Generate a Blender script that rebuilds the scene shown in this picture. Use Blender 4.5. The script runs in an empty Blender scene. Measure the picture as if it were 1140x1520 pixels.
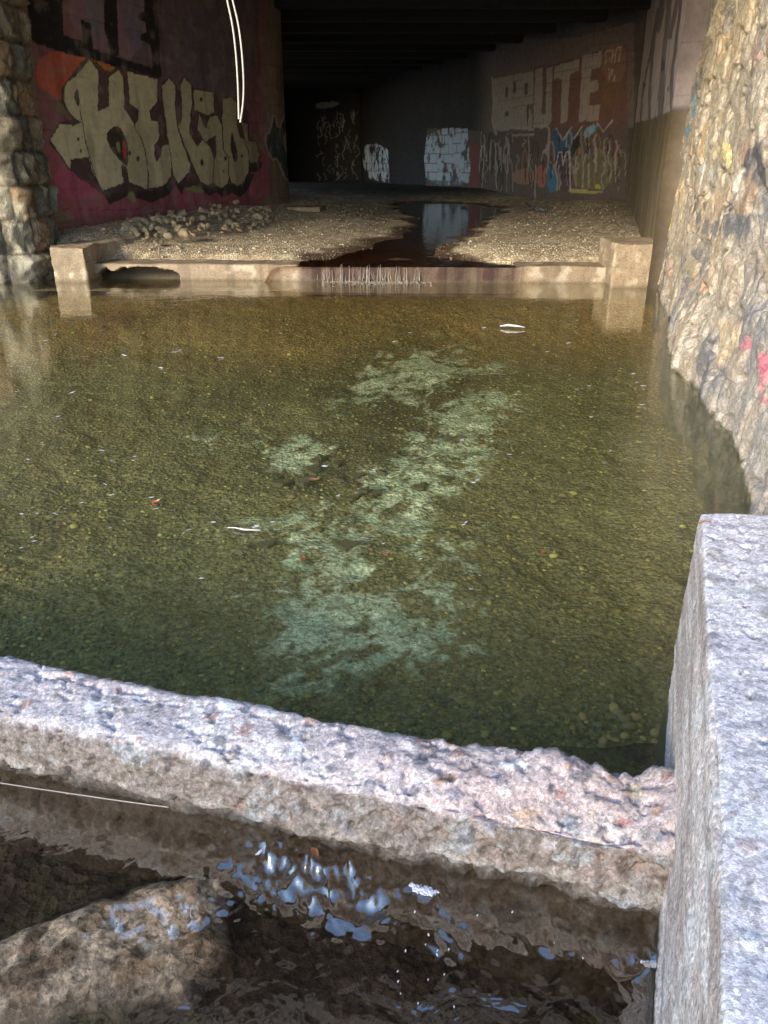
import bpy, math, random
import numpy as np
from mathutils import Vector
random.seed(7); rng = np.random.default_rng(7)
C = bpy.context.scene.collection
R = math.radians

# ------------------------------------------------------------------ camera model
F, CX, CY, H = 1150.0, 570.0, 760.0, 1.6
TH = math.atan(515/1150.0); CT, ST = math.cos(TH), math.sin(TH)
def ray(u, v):
    dx = (u-CX)/F; du = (CY-v)/F
    return dx, CT+du*ST, -ST+du*CT
def at(u, v, z=0.0, b=0.0, y0=0.0):      # where the line of sight meets the ground plane z + b*(Y-y0)
    x, y, w = ray(u, v); t = (H-z+b*y0)/(b*y-w)
    return np.array((x*t, y*t, H+w*t))
def aty(u, v, Y):
    x, y, w = ray(u, v); t = Y/y
    return np.array((x*t, Y, H+w*t))
def project(P):
    x, y, z = P[:, 0], P[:, 1], P[:, 2]-H
    d = np.maximum(y*CT-z*ST, .05); up = y*ST+z*CT
    return CX+F*x/d, CY-F*up/d

# ------------------------------------------------------------------ numpy noise
def _h(ix, iy, iz, s):
    n = (ix.astype(np.int64)*374761393+iy.astype(np.int64)*668265263+iz.astype(np.int64)*2147483647+s*974711) & 0xffffffff
    n = ((n ^ (n >> 13))*1274126177) & 0xffffffff
    n = ((n ^ (n >> 16))*2246822519) & 0xffffffff
    return ((n ^ (n >> 15)) & 0xffffff)/float(0xffffff)
def vn(P, s=0):
    i = np.floor(P); f = P-i; f = f*f*(3-2*f); i = i.astype(np.int64); r = 0
    for a in (0, 1):
        for b in (0, 1):
            for c in (0, 1):
                w = (f[:, 0] if a else 1-f[:, 0])*(f[:, 1] if b else 1-f[:, 1])*(f[:, 2] if c else 1-f[:, 2])
                r = r+w*_h(i[:, 0]+a, i[:, 1]+b, i[:, 2]+c, s)
    return r
def fbm(P, sc, o=4, s=0, g=.5):
    r = 0; a = 1; t = 0; Q = P*sc
    for k in range(o):
        r = r+a*vn(Q, s+k*17); t += a; a *= g; Q = Q*2.03+13.7
    return r/t
def worley(P, s=0, jit=.9):
    i = np.floor(P).astype(np.int64); n = len(P)
    f1 = np.full(n, 9.); f2 = np.full(n, 9.); idd = np.zeros(n)
    for a in (-1, 0, 1):
        for b in (-1, 0, 1):
            for c in (-1, 0, 1):
                x = i[:, 0]+a; y = i[:, 1]+b; z = i[:, 2]+c
                q = np.stack([x+.5+(_h(x, y, z, s)-.5)*jit, y+.5+(_h(x, y, z, s+1)-.5)*jit, z+.5+(_h(x, y, z, s+2)-.5)*jit], 1)
                d = np.sqrt(((P-q)**2).sum(1))
                m = d < f1
                f2 = np.where(m, f1, np.minimum(f2, d)); idd = np.where(m, _h(x, y, z, s+3), idd); f1 = np.where(m, d, f1)
    return f1, f2, idd
def worley2(P, s=0, jit=.85):
    i = np.floor(P).astype(np.int64); n = len(P); z0 = np.zeros(n, np.int64)
    f1 = np.full(n, 9.); f2 = np.full(n, 9.); idd = np.zeros(n)
    for a in (-1, 0, 1):
        for b in (-1, 0, 1):
            x = i[:, 0]+a; y = i[:, 1]+b
            dx = P[:, 0]-(x+.5+(_h(x, y, z0, s)-.5)*jit); dy = P[:, 1]-(y+.5+(_h(x, y, z0, s+1)-.5)*jit)
            d = np.sqrt(dx*dx+dy*dy); m = d < f1
            f2 = np.where(m, f1, np.minimum(f2, d)); idd = np.where(m, _h(x, y, z0, s+3), idd); f1 = np.where(m, d, f1)
    return f1, f2, idd
def ss(a, b, x):
    t = np.clip((x-a)/(b-a), 0, 1); return t*t*(3-2*t)
def mix(A, B, m): return A*(1-m[:, None])+np.asarray(B)*m[:, None]
def pal(idd, cols):
    cols = np.array(cols); return cols[np.minimum((idd*len(cols)).astype(int), len(cols)-1)]
def inpoly(u, v, poly):
    r = np.zeros(len(u), bool); n = len(poly)
    for k in range(n):
        x1, y1 = poly[k]; x2, y2 = poly[(k+1) % n]
        if y1 == y2: continue
        c = ((y1 > v) != (y2 > v)) & (u < (x2-x1)*(v-y1)/(y2-y1)+x1); r ^= c
    return r
def dline(u, v, pts, closed=False):
    d = np.full(len(u), 1e9); pts = list(pts)+([pts[0]] if closed else [])
    for (x1, y1), (x2, y2) in zip(pts, pts[1:]):
        L = (x2-x1)**2+(y2-y1)**2+1e-9
        t = np.clip(((u-x1)*(x2-x1)+(v-y1)*(y2-y1))/L, 0, 1)
        d = np.minimum(d, np.hypot(u-x1-t*(x2-x1), v-y1-t*(y2-y1)))
    return d
def smooth(pts, it=2, closed=False):
    pts = [tuple(p) for p in pts]
    for _ in range(it):
        q = [] if closed else [pts[0]]
        rngk = range(len(pts)) if closed else range(len(pts)-1)
        for k in rngk:
            a = pts[k]; b = pts[(k+1) % len(pts)]
            q.append(tuple(.75*x+.25*y for x, y in zip(a, b))); q.append(tuple(.25*x+.75*y for x, y in zip(a, b)))
        if not closed: q.append(pts[-1])
        pts = q
    return pts

# ------------------------------------------------------------------ objects
def obj(name, me, mat, parent=None):
    o = bpy.data.objects.new(name, me); C.objects.link(o)
    if mat: me.materials.append(mat)
    if parent: o.parent = parent
    return o
def tag(o, label=None, cat=None, group=None, kind=None):
    if label: o['label'] = label
    if cat: o['category'] = cat
    if group: o['group'] = group
    if kind: o['kind'] = kind
    return o
def npmesh(name, V, Q, col=None, smooth_=True):
    me = bpy.data.meshes.new(name); V = np.asarray(V, np.float32); Q = np.asarray(Q, np.int32); k = Q.shape[1]
    me.vertices.add(len(V)); me.vertices.foreach_set('co', V.ravel())
    me.loops.add(Q.size); me.loops.foreach_set('vertex_index', Q.ravel())
    me.polygons.add(len(Q)); me.polygons.foreach_set('loop_start', np.arange(0, Q.size, k, dtype=np.int32))
    me.update(calc_edges=True)
    if smooth_: me.polygons.foreach_set('use_smooth', np.ones(len(Q), bool))
    if col is not None:
        a = me.color_attributes.new('Col', 'FLOAT_COLOR', 'POINT')
        a.data.foreach_set('color', np.concatenate([np.clip(col, 0, 1), np.ones((len(V), 1))], 1).astype(np.float32).ravel())
    me.validate(); return me
def gridq(nu, nv, off=0):
    i = np.arange(nu-1)[:, None]*nv+np.arange(nv-1)[None, :]; i = i.ravel()+off
    return np.stack([i, i+nv, i+nv+1, i+1], 1)
def sheet(name, X, Y, zf, cf, mat, flip=False):
    gx, gy = np.meshgrid(X, Y, indexing='ij'); P = np.stack([gx.ravel(), gy.ravel(), np.zeros(gx.size)], 1)
    P[:, 2] = zf(P); col = cf(P) if cf else None
    return obj(name, npmesh(name, P, gridq(len(X), len(Y)), col), mat)
def ico(n=1):
    import bmesh
    bm = bmesh.new(); bmesh.ops.create_icosphere(bm, subdivisions=n, radius=1)
    V = np.array([v.co[:] for v in bm.verts]); T = np.array([[v.index for v in f.verts] for f in bm.faces]); bm.free(); return V, T
ICO1 = ico(1); ICO2 = ico(2); ICO3 = ico(3)
def stones(spec, base=ICO1, seed=0, rough=.25):
    """many small stones in one mesh; spec: rows x,y,z,sx,sy,sz,rot,r,g,b"""
    V0, T0 = base; n = len(V0); Vs = []; Ts = []; Cs = []
    for k, s in enumerate(spec):
        d = 1+rough*(fbm(V0+k*7.3, 1.1, 2, seed)-.5)*2
        v = V0*d[:, None]*np.array(s[3:6]); c, q = math.cos(s[6]), math.sin(s[6])
        v = np.stack([v[:, 0]*c-v[:, 1]*q, v[:, 0]*q+v[:, 1]*c, v[:, 2]], 1)+np.array(s[:3])
        Vs.append(v); Ts.append(T0+k*n); Cs.append(np.tile(s[7:10], (n, 1)))
    return np.concatenate(Vs), np.concatenate(Ts), np.concatenate(Cs)
def tube(pts, r, n=8):
    pts = [Vector(p) for p in pts]; V = []; Q = []
    rr = r if hasattr(r, '__len__') else [r]*len(pts)
    for k, p in enumerate(pts):
        d = (pts[min(k+1, len(pts)-1)]-pts[max(k-1, 0)]).normalized()
        a = d.orthogonal().normalized() if k == 0 else (a-d*a.dot(d)).normalized()
        b = d.cross(a)
        for j in range(n):
            t = 2*math.pi*j/n; V.append(p+(a*math.cos(t)+b*math.sin(t))*rr[k])
    for k in range(len(pts)-1):
        for j in range(n): Q.append((k*n+j, k*n+(j+1) % n, (k+1)*n+(j+1) % n, (k+1)*n+j))
    return np.array([v[:] for v in V]), np.array(Q)

# ------------------------------------------------------------------ materials
def mat(name, col=None, rough=.85, spec=.4, attr=False, bumps=(), var=.25, varsc=30, metallic=0, speck=None):
    m = bpy.data.materials.new(name); m.use_nodes = True; N = m.node_tree.nodes; L = m.node_tree.links
    b = N['Principled BSDF']; b.inputs['Specular IOR Level'].default_value = spec; b.inputs['Metallic'].default_value = metallic
    tc = N.new('ShaderNodeTexCoord')
    if attr:
        a = N.new('ShaderNodeAttribute'); a.attribute_name = 'Col'; src = a.outputs['Color']
    else:
        a = N.new('ShaderNodeRGB'); a.outputs[0].default_value = (*col, 1); src = a.outputs[0]
    n1 = N.new('ShaderNodeTexNoise'); n1.inputs['Scale'].default_value = varsc; n1.inputs['Detail'].default_value = 8; n1.inputs['Roughness'].default_value = .7
    L.new(tc.outputs['Object'], n1.inputs['Vector'])
    mr = N.new('ShaderNodeMapRange'); mr.inputs[1].default_value = .3; mr.inputs[2].default_value = .7; mr.inputs[3].default_value = 1-var; mr.inputs[4].default_value = 1+var
    L.new(n1.outputs['Fac'], mr.inputs[0])
    mx = N.new('ShaderNodeVectorMath'); mx.operation = 'SCALE'; L.new(src, mx.inputs[0]); L.new(mr.outputs[0], mx.inputs['Scale'])
    last = mx.outputs[0]
    for sc_, lo_, hi_ in (speck or ()):
        vo = N.new('ShaderNodeTexVoronoi'); vo.inputs['Scale'].default_value = sc_; L.new(tc.outputs['Object'], vo.inputs['Vector'])
        sp_ = N.new('ShaderNodeSeparateColor'); L.new(vo.outputs['Color'], sp_.inputs[0])
        m2 = N.new('ShaderNodeMapRange'); m2.inputs[3].default_value = lo_; m2.inputs[4].default_value = hi_; L.new(sp_.outputs[0], m2.inputs[0])
        m3 = N.new('ShaderNodeVectorMath'); m3.operation = 'SCALE'; L.new(last, m3.inputs[0]); L.new(m2.outputs[0], m3.inputs['Scale']); last = m3.outputs[0]
    L.new(last, b.inputs['Base Color'])
    rm = N.new('ShaderNodeMapRange'); rm.inputs[1].default_value = .3; rm.inputs[2].default_value = .7; rm.inputs[3].default_value = min(rough+.08, 1); rm.inputs[4].default_value = max(rough-.15, .02)
    L.new(n1.outputs['Fac'], rm.inputs[0]); L.new(rm.outputs[0], b.inputs['Roughness'])
    prev = None
    for kind, sc, dist in bumps:
        t = N.new('ShaderNodeTexVoronoi' if kind == 'v' else 'ShaderNodeTexNoise'); t.inputs['Scale'].default_value = sc
        if kind == 'n': t.inputs['Detail'].default_value = 6; t.inputs['Roughness'].default_value = .65
        L.new(tc.outputs['Object'], t.inputs['Vector'])
        bp = N.new('ShaderNodeBump'); bp.inputs['Distance'].default_value = dist; bp.inputs['Strength'].default_value = 1
        L.new(t.outputs['Distance' if kind == 'v' else 'Fac'], bp.inputs['Height'])
        if prev: L.new(prev.outputs[0], bp.inputs['Normal'])
        prev = bp
    if prev: L.new(prev.outputs[0], b.inputs['Normal'])
    return m
def water_mat(name, tint, ior, bumps, rough=.015, milk=0, milkc=(.2, .2, .1)):
    m = bpy.data.materials.new(name); m.use_nodes = True; N = m.node_tree.nodes; L = m.node_tree.links
    N.remove(N['Principled BSDF']); out = N['Material Output']; tc = N.new('ShaderNodeTexCoord'); prev = None
    for sc, st, dist in bumps:
        mp = N.new('ShaderNodeMapping'); mp.inputs['Scale'].default_value = st; L.new(tc.outputs['Object'], mp.inputs[0])
        t = N.new('ShaderNodeTexNoise'); t.inputs['Scale'].default_value = sc; t.inputs['Detail'].default_value = 3; t.inputs['Distortion'].default_value = .6
        L.new(mp.outputs[0], t.inputs['Vector'])
        bp = N.new('ShaderNodeBump'); bp.inputs['Distance'].default_value = dist; L.new(t.outputs['Fac'], bp.inputs['Height'])
        if prev: L.new(prev.outputs[0], bp.inputs['Normal'])
        prev = bp
    tr = N.new('ShaderNodeBsdfTransparent'); tr.inputs[0].default_value = (*tint, 1)
    gl = N.new('ShaderNodeBsdfGlossy'); gl.inputs['Roughness'].default_value = rough; gl.inputs['Color'].default_value = (1, 1, 1, 1)
    # Schlick reflectance, the same from both sides of the surface
    ge = N.new('ShaderNodeNewGeometry'); dt = N.new('ShaderNodeVectorMath'); dt.operation = 'DOT_PRODUCT'
    L.new(prev.outputs[0], gl.inputs['Normal']); L.new(prev.outputs[0], dt.inputs[0]); L.new(ge.outputs['Incoming'], dt.inputs[1])
    def mth(op, a, b=None):
        q = N.new('ShaderNodeMath'); q.operation = op
        for k_, x_ in enumerate((a, b)):
            if x_ is None: continue
            if isinstance(x_, (int, float)): q.inputs[k_].default_value = x_
            else: L.new(x_, q.inputs[k_])
        return q.outputs[0]
    f0 = ((ior-1)/(ior+1))**2; ab = mth('ABSOLUTE', dt.outputs['Value']); om = mth('SUBTRACT', 1.0, ab); om = mth('MAXIMUM', om, 0.0)
    frs = mth('ADD', mth('MULTIPLY', mth('POWER', om, 5.0), 1-f0), f0)
    mx = N.new('ShaderNodeMixShader'); L.new(frs, mx.inputs[0])
    body = tr.outputs[0]
    if milk:      # fine silt hanging in the water
        df = N.new('ShaderNodeBsdfDiffuse'); df.inputs[0].default_value = (*milkc, 1); mm = N.new('ShaderNodeMixShader'); mm.inputs[0].default_value = milk
        L.new(tr.outputs[0], mm.inputs[1]); L.new(df.outputs[0], mm.inputs[2]); body = mm.outputs[0]
    L.new(body, mx.inputs[1]); L.new(gl.outputs[0], mx.inputs[2])
    L.new(mx.outputs[0], out.inputs['Surface']); return m

M_conc = mat('weathered_concrete', attr=True, speck=((130, .68, 1.32), (300, .8, 1.25)), rough=.8, var=.22, varsc=90, bumps=(('n', 110, .0028), ('n', 380, .0018)))
M_stone = mat('rubble_masonry', attr=True, speck=((60, .8, 1.2), (140, .8, 1.25)), rough=.72, spec=.6, var=.3, varsc=38, bumps=(('n', 12, .012), ('n', 48, .007), ('n', 160, .003)))
M_block = mat('rock_faced_blocks', attr=True, rough=.85, var=.3, varsc=14, bumps=(('n', 5, .06), ('n', 22, .02)))
M_paint = mat('painted_concrete', attr=True, rough=.75, var=.16, varsc=9, bumps=(('n', 7, .008), ('n', 40, .004)))
M_gravel = mat('river_gravel', attr=True, speck=((38, .6, 1.4), (90, .7, 1.35)), rough=.9, var=.35, varsc=20, bumps=(('v', 40, .015), ('n', 60, .015)))
M_bed = mat('pool_bed_silt', attr=True, speck=((45, .7, 1.3), (110, .75, 1.3)), rough=.9, var=.3, varsc=30, bumps=(('v', 30, .02), ('n', 25, .03)))
M_rock = mat('broken_stone', attr=True, rough=.85, var=.3, varsc=12, bumps=(('n', 14, .03),))
M_peb = mat('pebble_stone', attr=True, rough=.7, var=.2, varsc=40)
M_soffit = mat('dark_deck_concrete', col=(.028, .025, .023), bumps=(('n', 5, .02),))  # deck concrete in one very dark, even tone
M_pool = water_mat('pool_water', (.90, .94, .80), 1.33, ((2.2, (1, 1.6, 1), .0030), (13, (1, 1.9, 1), .0007), (55, (.7, 1.5, 1), .00015)), milk=.11, milkc=(.26, .21, .09))
M_near = water_mat('outflow_water', (.90, .81, .70), 2.6, ((9, (1, 1, 1), .003),))
M_stream = water_mat('stream_water', (.6, .48, .38), 1.33, ((2, (1, .5, 1), .006), (14, (1, .6, 1), .002)))

# ------------------------------------------------------------------ generic wall along a plan path
def wall(name, path, z0, z1, res, dispf, colf, mat_, thick=.5, sm=2, side=1, batter=0):
    p = np.array(smooth(path, sm)); seg = np.hypot(*np.diff(p, axis=0).T); s = np.concatenate([[0], np.cumsum(seg)])
    n = int(s[-1]/res)+2; S = np.linspace(0, s[-1], n); X = np.interp(S, s, p[:, 0]); Y = np.interp(S, s, p[:, 1])
    tx, ty = np.gradient(X), np.gradient(Y); L = np.hypot(tx, ty); nx, ny = side*ty/L, -side*tx/L       # facing normal
    nz = int((z1-z0)/res)+2; Z = np.linspace(z0, z1, nz)
    GS, GZ = np.meshgrid(S, Z, indexing='ij'); gs, gz = GS.ravel(), GZ.ravel()
    base = np.stack([np.repeat(X, nz)-np.repeat(nx, nz)*batter*gz, np.repeat(Y, nz)-np.repeat(ny, nz)*batter*gz, gz], 1)
    W = np.stack([gs, gz, 0*gs], 1); d = dispf(W, base)
    V = base.copy(); V[:, 0] += np.repeat(nx, nz)*d; V[:, 1] += np.repeat(ny, nz)*d
    col = colf(W, base)
    Q = gridq(n, nz)
    if side < 0: Q = Q[:, ::-1]
    m = len(V); bk = np.stack([np.stack([X-nx*thick, Y-ny*thick, X*0+z0], 1), np.stack([X-nx*thick, Y-ny*thick, X*0+z1], 1)], 1).reshape(-1, 3)
    i = np.arange(n-1)
    Qb = np.stack([m+2*i, m+2*i+1, m+2*i+3, m+2*i+2], 1)
    Qt = np.stack([i*nz+nz-1, (i+1)*nz+nz-1, m+2*i+3, m+2*i+1], 1)
    ends = []
    for k in (0, n-1):
        c0 = k*nz; j = np.arange(nz-1)
        # end caps: strips between the front edge and the matching points on the back edge
        eb = np.stack([np.full(nz, X[k]-nx[k]*thick), np.full(nz, Y[k]-ny[k]*thick), Z], 1); off = m+2*n+len(ends)*nz
        ends.append((eb, np.stack([c0+j, c0+j+1, off+j+1, off+j], 1)))
    allV = np.concatenate([V, bk]+[e[0] for e in ends]); Q = np.concatenate([Q, Qb, Qt]+[e[1] for e in ends])
    cc = np.concatenate([col, np.tile(col.mean(0), (len(allV)-m, 1))])
    return obj(name, npmesh(name, allV, Q, cc), mat_)

# ------------------------------------------------------------------ rough concrete block on a four-sided plan
def block(name, quad, z0, z1, res, r, dispf, colf, mat_):
    q = np.array(quad, float)   # p00,p10,p11,p01
    Lx = max(np.hypot(*(q[1]-q[0])), np.hypot(*(q[2]-q[3]))); Ly = max(np.hypot(*(q[3]-q[0])), np.hypot(*(q[2]-q[1]))); Lz = z1-z0
    nx, ny, nz = [max(3, int(l/res)+1) for l in (Lx, Ly, Lz)]
    quads = []; 
    def lat(i, j, k): return (i*(ny+1)+j)*(nz+1)+k
    def face(A, B, f, fl):
        a, b = np.meshgrid(np.arange(A), np.arange(B), indexing='ij'); a = a.ravel(); b = b.ravel()
        qq = np.stack([f(a, b), f(a+1, b), f(a+1, b+1), f(a, b+1)], 1); quads.append(qq[:, ::-1] if fl else qq)
    face(nx, ny, lambda a, b: lat(a, b, 0), True); face(nx, ny, lambda a, b: lat(a, b, nz), False)
    face(nx, nz, lambda a, b: lat(a, 0, b), False); face(nx, nz, lambda a, b: lat(a, ny, b), True)
    face(ny, nz, lambda a, b: lat(0, a, b), True); face(ny, nz, lambda a, b: lat(nx, a, b), False)
    Q = np.concatenate(quads); ids, inv = np.unique(Q, return_inverse=True); Q = inv.reshape(-1, 4)
    i = ids//((ny+1)*(nz+1)); j = (ids//(nz+1)) % (ny+1); k = ids % (nz+1)
    P = np.stack([i/nx*Lx, j/ny*Ly, k/nz*Lz], 1); dim = np.array([Lx, Ly, Lz])
    inner = np.clip(P, r, dim-r); d = P-inner; dn = np.linalg.norm(d, axis=1, keepdims=True); d = d/np.maximum(dn, 1e-9)
    P = inner+d*r
    def world(P):
        u = (P[:, 0]/Lx)[:, None]; v = (P[:, 1]/Ly)[:, None]
        xy = q[0]*(1-u)*(1-v)+q[1]*u*(1-v)+q[2]*u*v+q[3]*(1-u)*v
        return np.concatenate([xy, P[:, 2:3]+z0], 1)
    Wp = world(P); dd = dispf(Wp, d, P, dim); V = world(P+d*dd[:, None])
    return obj(name, npmesh(name, V, Q, colf(V, d, P, dim)), mat_)

# ================================================================== CONCRETE colours
def conc_parts(P, s=0):
    f1, f2, i1 = worley(P*24, 5+s); peb = ((i1 < .42) & (f1 < .25+.3*((i1*37) % 1))).astype(float)
    g1, g2, j1 = worley(P*75, 15+s); grit = ((j1 < .45) & (g1 < .42)).astype(float)
    h1, h2, k1 = worley(P*9, 25+s); big = ((k1 < .12) & (h1 < .3)).astype(float)
    return peb, i1, grit, j1, big, k1, f1
AGG = [(.42, .34, .30), (.25, .25, .28), (.52, .45, .40), (.34, .22, .19), (.18, .18, .20), (.58, .55, .52), (.45, .30, .24), (.33, .33, .37)]
def conc_col(P, base, s=0, expo=1.0):
    peb, i1, grit, j1, big, k1, _ = conc_parts(P, s)
    n = fbm(P, 2.2, 4, 3+s); n2 = fbm(P, 11, 4, 9+s)
    c = np.tile(np.array(base), (len(P), 1))*(.78+.45*n)[:, None]
    c = mix(c, (.50, .36, .32), ss(.52, .72, fbm(P, 3.1, 3, 31+s))*.35)
    c = mix(c, (.62, .60, .58), ss(.60, .68, n2)*.75)
    c = mix(c, (.20, .18, .16), ss(.64, .74, fbm(P, 17, 3, 77+s))*.55)
    c = c*(1-grit*.0)[:, None]; c = mix(c, pal((j1*7.7) % 1, AGG), grit*.45*expo)
    c = mix(c, pal((i1*9.1) % 1, AGG), peb*.85*expo)
    c = mix(c, pal((k1*31.7) % 1, AGG), big*.8*expo)
    return c

# ================================================================== NEAR CROSS WALL
far0 = np.array((.735, 1.515)); far1 = np.array((-1.214, 2.06)); dv = (far1-far0)/np.hypot(*(far1-far0)); nv = np.array((-dv[1]*-1, 0))
nrm = np.array((dv[1], -dv[0])); nrm = nrm if nrm[1] < 0 else -nrm
W = .285; a0 = far0-dv*.14; a1 = far0+dv*3.6
quad = [a1+nrm*W, a0+nrm*W, a0, a1]
pf = np.array((.938, 2.10)); pd = np.array((.734, 1.522))-pf; pd /= np.hypot(*pd)
def cw_disp(Pw, d, P, dim):
    peb, i1, grit, j1, big, k1, f1 = conc_parts(Pw)
    u = P[:, 0]/dim[0]; z = Pw[:, 2]
    xr = Pw[:, 0]
    right = ss(-.9, .75, xr)
    sd_ = ss(.3, .8, np.abs(d[:, 1]))
    out = (fbm(Pw, 5, 4, 2)-.5)*.06*(.4+right)+(fbm(Pw, 20, 4, 4)-.5)*.011*(.4+1.0*right)*(1+2.2*sd_)+(fbm(Pw, 70, 2, 5)-.5)*(.006+.008*sd_)
    out += peb*.003+grit*.0012+big*.004
    pdist = ((Pw[:, :2]-pf)@np.array((-pd[1], pd[0]))); pdist = np.abs(pdist); out += (d[:, 2] > .3)*ss(.10, .0, pdist+(fbm(Pw, 16, 2, 3)-.5)*.05)*.045
    pit = fbm(Pw, 34, 3, 12); out -= ss(.63, .72, pit)*.012*(1+.6*sd_)
    near = ss(.15, .85, -d[:, 1])
    out -= near*ss(.045, -.01, z+(fbm(Pw, 9, 3, 44)-.5)*.05)*.05           # worn undercut at the waterline
    crack = ss(.62, .70, fbm(Pw*np.array([1, 1, 2.2]), 7, 4, 51))*ss(.09, .05, np.abs(z-.055-.01*np.sin(xr*5)))*near*ss(-1.3, -.9, xr)*ss(.5, .2, xr)
    out -= crack*.035
    out -= near*right*ss(.0, .2, z)*.04
    out -= (1-near)*right*ss(.15, .0, P[:, 1])*.045*ss(.1, .4, d[:, 2])                                      # the near arris is worn round at the right
    top = (d[:, 2] > .5).astype(float); far = ((d[:, 1] > .3)).astype(float)
    out -= (far+top*(P[:, 1] > dim[1]*.72))*ss(.60, .72, fbm(Pw, 6.5, 3, 91))*.02*(z > .12)  # broken far edge
    return out
def cw_col(V, d, P, dim):
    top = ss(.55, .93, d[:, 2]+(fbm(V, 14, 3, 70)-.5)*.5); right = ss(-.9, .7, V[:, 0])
    a = conc_col(V, (.55, .49, .485)); b = conc_col(V*1.0, (.205, .172, .148), 0, .4); b = np.minimum(b, .28); b = mix(b, (.08, .06, .045), ss(.58, .68, fbm(V, 38, 3, 12))*.7)  # sides far darker than the top: damp dirt plus shade put into the colour
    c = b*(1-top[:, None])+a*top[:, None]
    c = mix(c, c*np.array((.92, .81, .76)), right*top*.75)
    g1, g2, gi = worley(V*16, 88)
    c = mix(c, (.13, .14, .15), ((gi < .33) & (g1 < .45)).astype(float)*top*ss(-1.0, -1.25, V[:, 0])*.8)
    su, sv = project(V); su = su+(fbm(V, 30, 2, 91)-.5)*14; sv = sv+(fbm(V, 30, 2, 92)-.5)*14
    for x, y, rx, ry, cc in ((783, 1208, 24, 9, (.62, .44, .32)), (762, 1136, 19, 7, (.78, .77, .74)), (845, 1222, 17, 10, (.26, .26, .28)), (928, 1222, 10, 7, (.42, .20, .18)), (880, 1208, 6, 8, (.62, .50, .40)), (748, 1174, 12, 8, (.58, .52, .48)), (958, 1236, 12, 10, (.24, .22, .21)), (980, 1246, 8, 6, (.20, .19, .2)),
                             (815, 1252, 10, 8, (.40, .37, .36)), (660, 1156, 16, 8, (.30, .20, .14)), (945, 1175, 14, 9, (.50, .40, .28)), (440, 1108, 10, 16, (.74, .73, .74)), (400, 1060, 12, 7, (.72, .70, .68)), (135, 1052, 10, 7, (.74, .72, .70)), (690, 1245, 9, 7, (.16, .16, .18)), (335, 1045, 14, 6, (.70, .68, .66)), (860, 1140, 9, 5, (.55, .45, .42)), (610, 1110, 10, 6, (.68, .62, .58))):
        c = mix(c, np.array(cc)*(.8+.4*fbm(V, 40, 2, 5))[:, None], ss(1.15, .9, np.hypot((su-x)/rx, (sv-y)/ry))*.9)
    c = mix(c, (.045, .036, .026), ss(.02, -.05, V[:, 2]+(fbm(V, 12, 3, 4)-.5)*.05)*.95)
    c = mix(c, (.42, .38, .33), ss(.085, .05, V[:, 2])*ss(.02, .05, V[:, 2])*.5*(1-top)*ss(.5, .6, fbm(V, 15, 3, 6)))
    return c
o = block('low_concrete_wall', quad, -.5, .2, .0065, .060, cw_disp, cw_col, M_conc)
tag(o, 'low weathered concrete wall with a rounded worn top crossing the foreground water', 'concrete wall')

# ================================================================== PIER WALL AT THE RIGHT
pn = pf+pd*2.25
quad = [pn, pn+np.array((1.45, 0)), (1.70, 2.085), pf]
def pw_disp(Pw, d, P, dim):
    peb, i1, grit, j1, big, k1, f1 = conc_parts(Pw, 3)
    side = ss(.4, .8, np.abs(d[:, 0])); top = ss(.4, .8, d[:, 2])
    edge_ = ss(.2, .5, np.abs(d[:, 0]))*ss(.2, .5, d[:, 2]); out = (fbm(Pw, 4, 3, 2)-.5)*.026+(fbm(Pw, 26, 3, 4)-.5)*.008-edge_*ss(.5, .68, fbm(Pw, 12, 3, 45))*.016+peb*.0025+grit*.001
    st = fbm(np.stack([Pw[:, 0]*2, Pw[:, 1]*2, Pw[:, 2]*26], 1), 1, 4, 8); out += side*(st-.5)*.022
    pit = fbm(Pw, 30, 3, 12); out -= ss(.68, .76, pit)*.009*(top+.3*side)
    # broken-out hollow near the camera
    h = np.hypot(Pw[:, 0]-.70, (Pw[:, 1]-.70))
    out -= top*ss(.10, .02, h+(fbm(Pw, 14, 3, 6)-.5)*.08)*.045
    return out
def pw_col(V, d, P, dim):
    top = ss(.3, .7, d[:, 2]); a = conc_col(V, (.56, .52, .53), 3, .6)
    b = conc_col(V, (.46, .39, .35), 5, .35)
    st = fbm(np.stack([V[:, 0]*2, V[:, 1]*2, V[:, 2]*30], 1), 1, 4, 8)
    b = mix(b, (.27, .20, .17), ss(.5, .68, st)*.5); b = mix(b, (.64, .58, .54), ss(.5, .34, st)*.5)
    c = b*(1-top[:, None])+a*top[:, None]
    h = np.hypot(V[:, 0]-.70, (V[:, 1]-.70)); c = mix(c, (.2, .16, .14), top*ss(.09, .02, h+(fbm(V, 14, 3, 6)-.5)*.08)*.8)
    return mix(c, (.05, .045, .032), ss(.03, -.03, V[:, 2]+(fbm(V, 12, 3, 4)-.5)*.05)*.95)
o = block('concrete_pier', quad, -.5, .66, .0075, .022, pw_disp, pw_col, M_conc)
tag(o, 'tall pale blue-grey concrete side wall with a flat pitted top at the right edge', 'concrete wall')

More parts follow.
